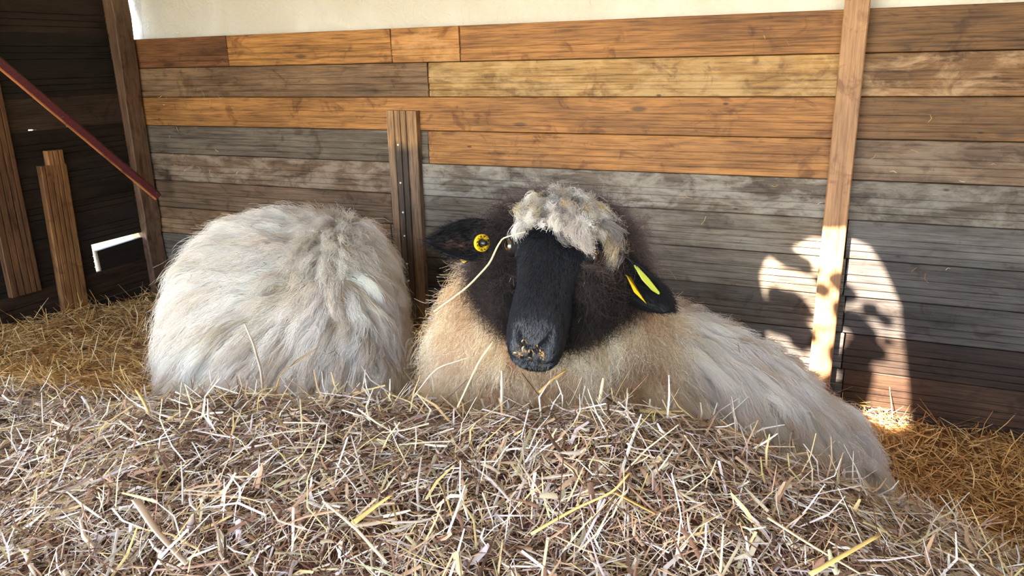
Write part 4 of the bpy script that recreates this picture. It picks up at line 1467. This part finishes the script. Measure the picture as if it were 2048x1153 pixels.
A = at_d
ru = _R
stalk([A(527, 806, 1.36), A(523, 745, 1.375), A(508, 692, 1.39), A(489, 648, 1.40)], .0046, 'pink', 'tall bent pinkish stem with frayed tip in front of the cream sheep', .6,
      [(5, tuple(ru * -.012 + _Z * .045), .0022), (8, tuple(ru * -.03 + _Z * .03), .002)])
stalk([A(545, 805, 1.34), A(560, 748, 1.36), A(598, 722, 1.37), A(633, 697, 1.38)], .0030, 'ochre', 'ochre stalk slanting up right in front of the cream sheep', .4, [(6, tuple(ru * .05 + _Z * .034), .003)])
stalk([A(473, 842, 1.28), A(476, 800, 1.30), A(515, 782, 1.31), A(560, 774, 1.31)], .0036, 'green', 'greenish stalk bent over at the crest below the cream sheep', .5)
stalk([A(868, 624, 1.155), A(935, 575, 1.135), A(979, 528, 1.10), A(995, 493, 1.085), A(1006, 476, 1.08), A(1051, 464, 1.075)], .0020, 'pale', 'thin yellow straw lying bent across the black face by the eye', .8)
stalk([A(915, 815, 1.05), A(957, 724, 1.07), A(986, 684, 1.085)], .0034, 'pale', 'long pale stalk leaning up beside the black muzzle', .4)
stalk([A(824, 798, 1.12), A(872, 736, 1.13), A(946, 713, 1.135)], .0026, 'white', 'white stalk with a sharp bend in front of the brown-stained breast wool', .5)
stalk([A(1004, 812, 1.02), A(1004, 742, 1.045)], .0034, 'white', 'short white stalk standing upright below the chin', .4)
stalk([A(1199, 806, 1.03), A(1207, 757, 1.045)], .0036, 'pale', 'short pale stump standing upright right of the chin', .5)
stalk([A(1078, 786, 1.03), A(1104, 760, 1.04), A(1133, 741, 1.05)], .0036, 'ochre', 'golden curved stalk at the crest under the chin', .5)
stalk([surf(272, 1000, .03), surf(312, 1062, .02), surf(374, 1130)], .0062, 'pink', 'broad pale blade lying at the lower left of the heap', .22)
stalk([surf(705, 1048), surf(742, 1020, .02), surf(784, 990, .03)], .0050, 'yellow', 'broad yellow blade lying left of the middle of the heap', .25)
stalk([surf(1536, 1036, .02), surf(1620, 1090, .016), surf(1720, 1148)], .0036, 'pale', 'long pale stalk slanting down at the lower right of the heap', .4)
stalk([surf(1620, 1150, .03), surf(1690, 1110, .035), surf(1760, 1070, .04)], .0040, 'yellow', 'long yellow stalk slanting up at the lower right of the heap', .4)
stalk([surf(1232, 986), surf(1268, 1006, .016), surf(1312, 1029)], .0048, 'ochre', 'ochre curled blade in the middle of the heap', .3)
stalk([surf(1062, 1069, .02), surf(1150, 1018, .02), surf(1226, 985, .022), surf(1260, 946, .03)], .0026, 'yellow', 'long thin yellow straw crossing the middle of the heap', .6)
stalk([surf(1256, 888, .03), surf(1266, 897, .02), surf(1326, 904, .016)], .0030, 'lilac', 'short greyish white stalk with a hooked end below the breast', .4)
stalk([surf(300, 830, .01), surf(286, 800, .035), surf(272, 780, .05)], .0042, 'yellow', 'yellow stalk sticking up at the left end of the crest', .5)


def bits(name, P_, N_, label, cat, pal, wts, ln=(.012, .035), wd=(.0008, .0018), parent=None):
    n_ = len(P_)
    T_ = unit(RNG.normal(0, 1, (n_, 3))); T_ = unit(T_ - .8 * N_ * (T_ * N_).sum(1)[:, None]); S_ = unit(np.cross(T_, N_))
    L_ = RNG.uniform(*ln, n_)[:, None]; W_ = RNG.uniform(*wd, n_)[:, None]
    bend_ = S_ * RNG.normal(0, .2, (n_, 1)) * L_
    V_ = np.stack([P_ - T_ * L_ / 2 - S_ * W_ / 2, P_ - T_ * L_ / 2 + S_ * W_ / 2, P_ + bend_ - S_ * W_ / 2 + N_ * .001, P_ + bend_ + S_ * W_ / 2 + N_ * .001, P_ + T_ * L_ / 2 - S_ * W_ / 2, P_ + T_ * L_ / 2 + S_ * W_ / 2], 1)
    b_ = (np.arange(n_) * 6)[:, None, None]
    Q_ = (b_ + np.array([[0, 1, 3, 2], [2, 3, 5, 4]])[None]).reshape(-1, 4)
    o_ = link(name, mesh_np(name, V_.reshape(-1, 3), Q_, cols=np.repeat(pick(pal, wts, n_), 6, axis=0)), STRAW)
    md_ = o_.modifiers.new('thickness', 'SOLIDIFY'); md_.thickness = .0006
    tag(o_, label, cat, kind='stuff')
    return o_


p1, n1p = sample_surface(v, tr_, np.maximum(trunkw * .5, chestw), 120)
p1 = p1 + n1p * RNG.uniform(.018, .034, (120, 1))
p1b, n1b = sample_surface(v, tr_, ((y > -.06) & (y < .09) & (headm > .3) & (np.abs(x) > .04) & (eyez > .035)).astype(float), 26); p1b = p1b + n1b * .014
p1c, n1c = sample_surface(v, tr_, topw, 14); p1c = p1c + n1c * .026
hs = HAY + [(96, 66, 44)]
bits('fleece_chaff', Wn(np.concatenate([p1, p1b, p1c])), np.array([tuple(ldir(q_)) for q_ in np.concatenate([n1p, n1b, n1c])]), 'scraps of hay caught in the wool of the black-faced sheep', 'hay', hs, HAYW + [10])
p3, n3 = sample_surface(v, tr_, ((y > .176) & (zz > -.034) & (zz < .0) & (np.abs(x) < .018)).astype(float), 34)
bits('nose_chaff', Wn(p3 + n3 * .002), np.array([tuple(ldir(q_)) for q_ in n3]), 'chaff stuck to the wet nose of the black-faced sheep', 'hay', [(190, 140, 80), (120, 80, 44), (214, 178, 120)], [3, 3, 2], (.004, .012), (.001, .003))
p2, n2p = sample_surface(v2, t2, w2 * (v2[:, 2] > .55), 46)
bits('back_chaff', Wn(p2 + n2p * RNG.uniform(.022, .036, (46, 1))), np.array([tuple(ldir(q_)) for q_ in n2p]), 'scraps of hay caught in the fleece of the cream sheep', 'hay', hs + [(60, 50, 44)], HAYW + [10, 20])
wx = np.concatenate([RNG.uniform(.15, .6, 26), RNG.uniform(2.3, 3.4, 26)]); wz = np.concatenate([RNG.uniform(.75, 1.25, 26), RNG.uniform(.55, 1.25, 26)])
pw = np.stack([wx, np.full(52, -.0275), wz], -1)
bits('wall_chaff', pw, np.tile(np.array((0., -1., 0.)), (52, 1)), 'wisps of straw stuck to the boards of the back wall', 'straw', GOLD, GOLDW, (.012, .032), (.0008, .0016))
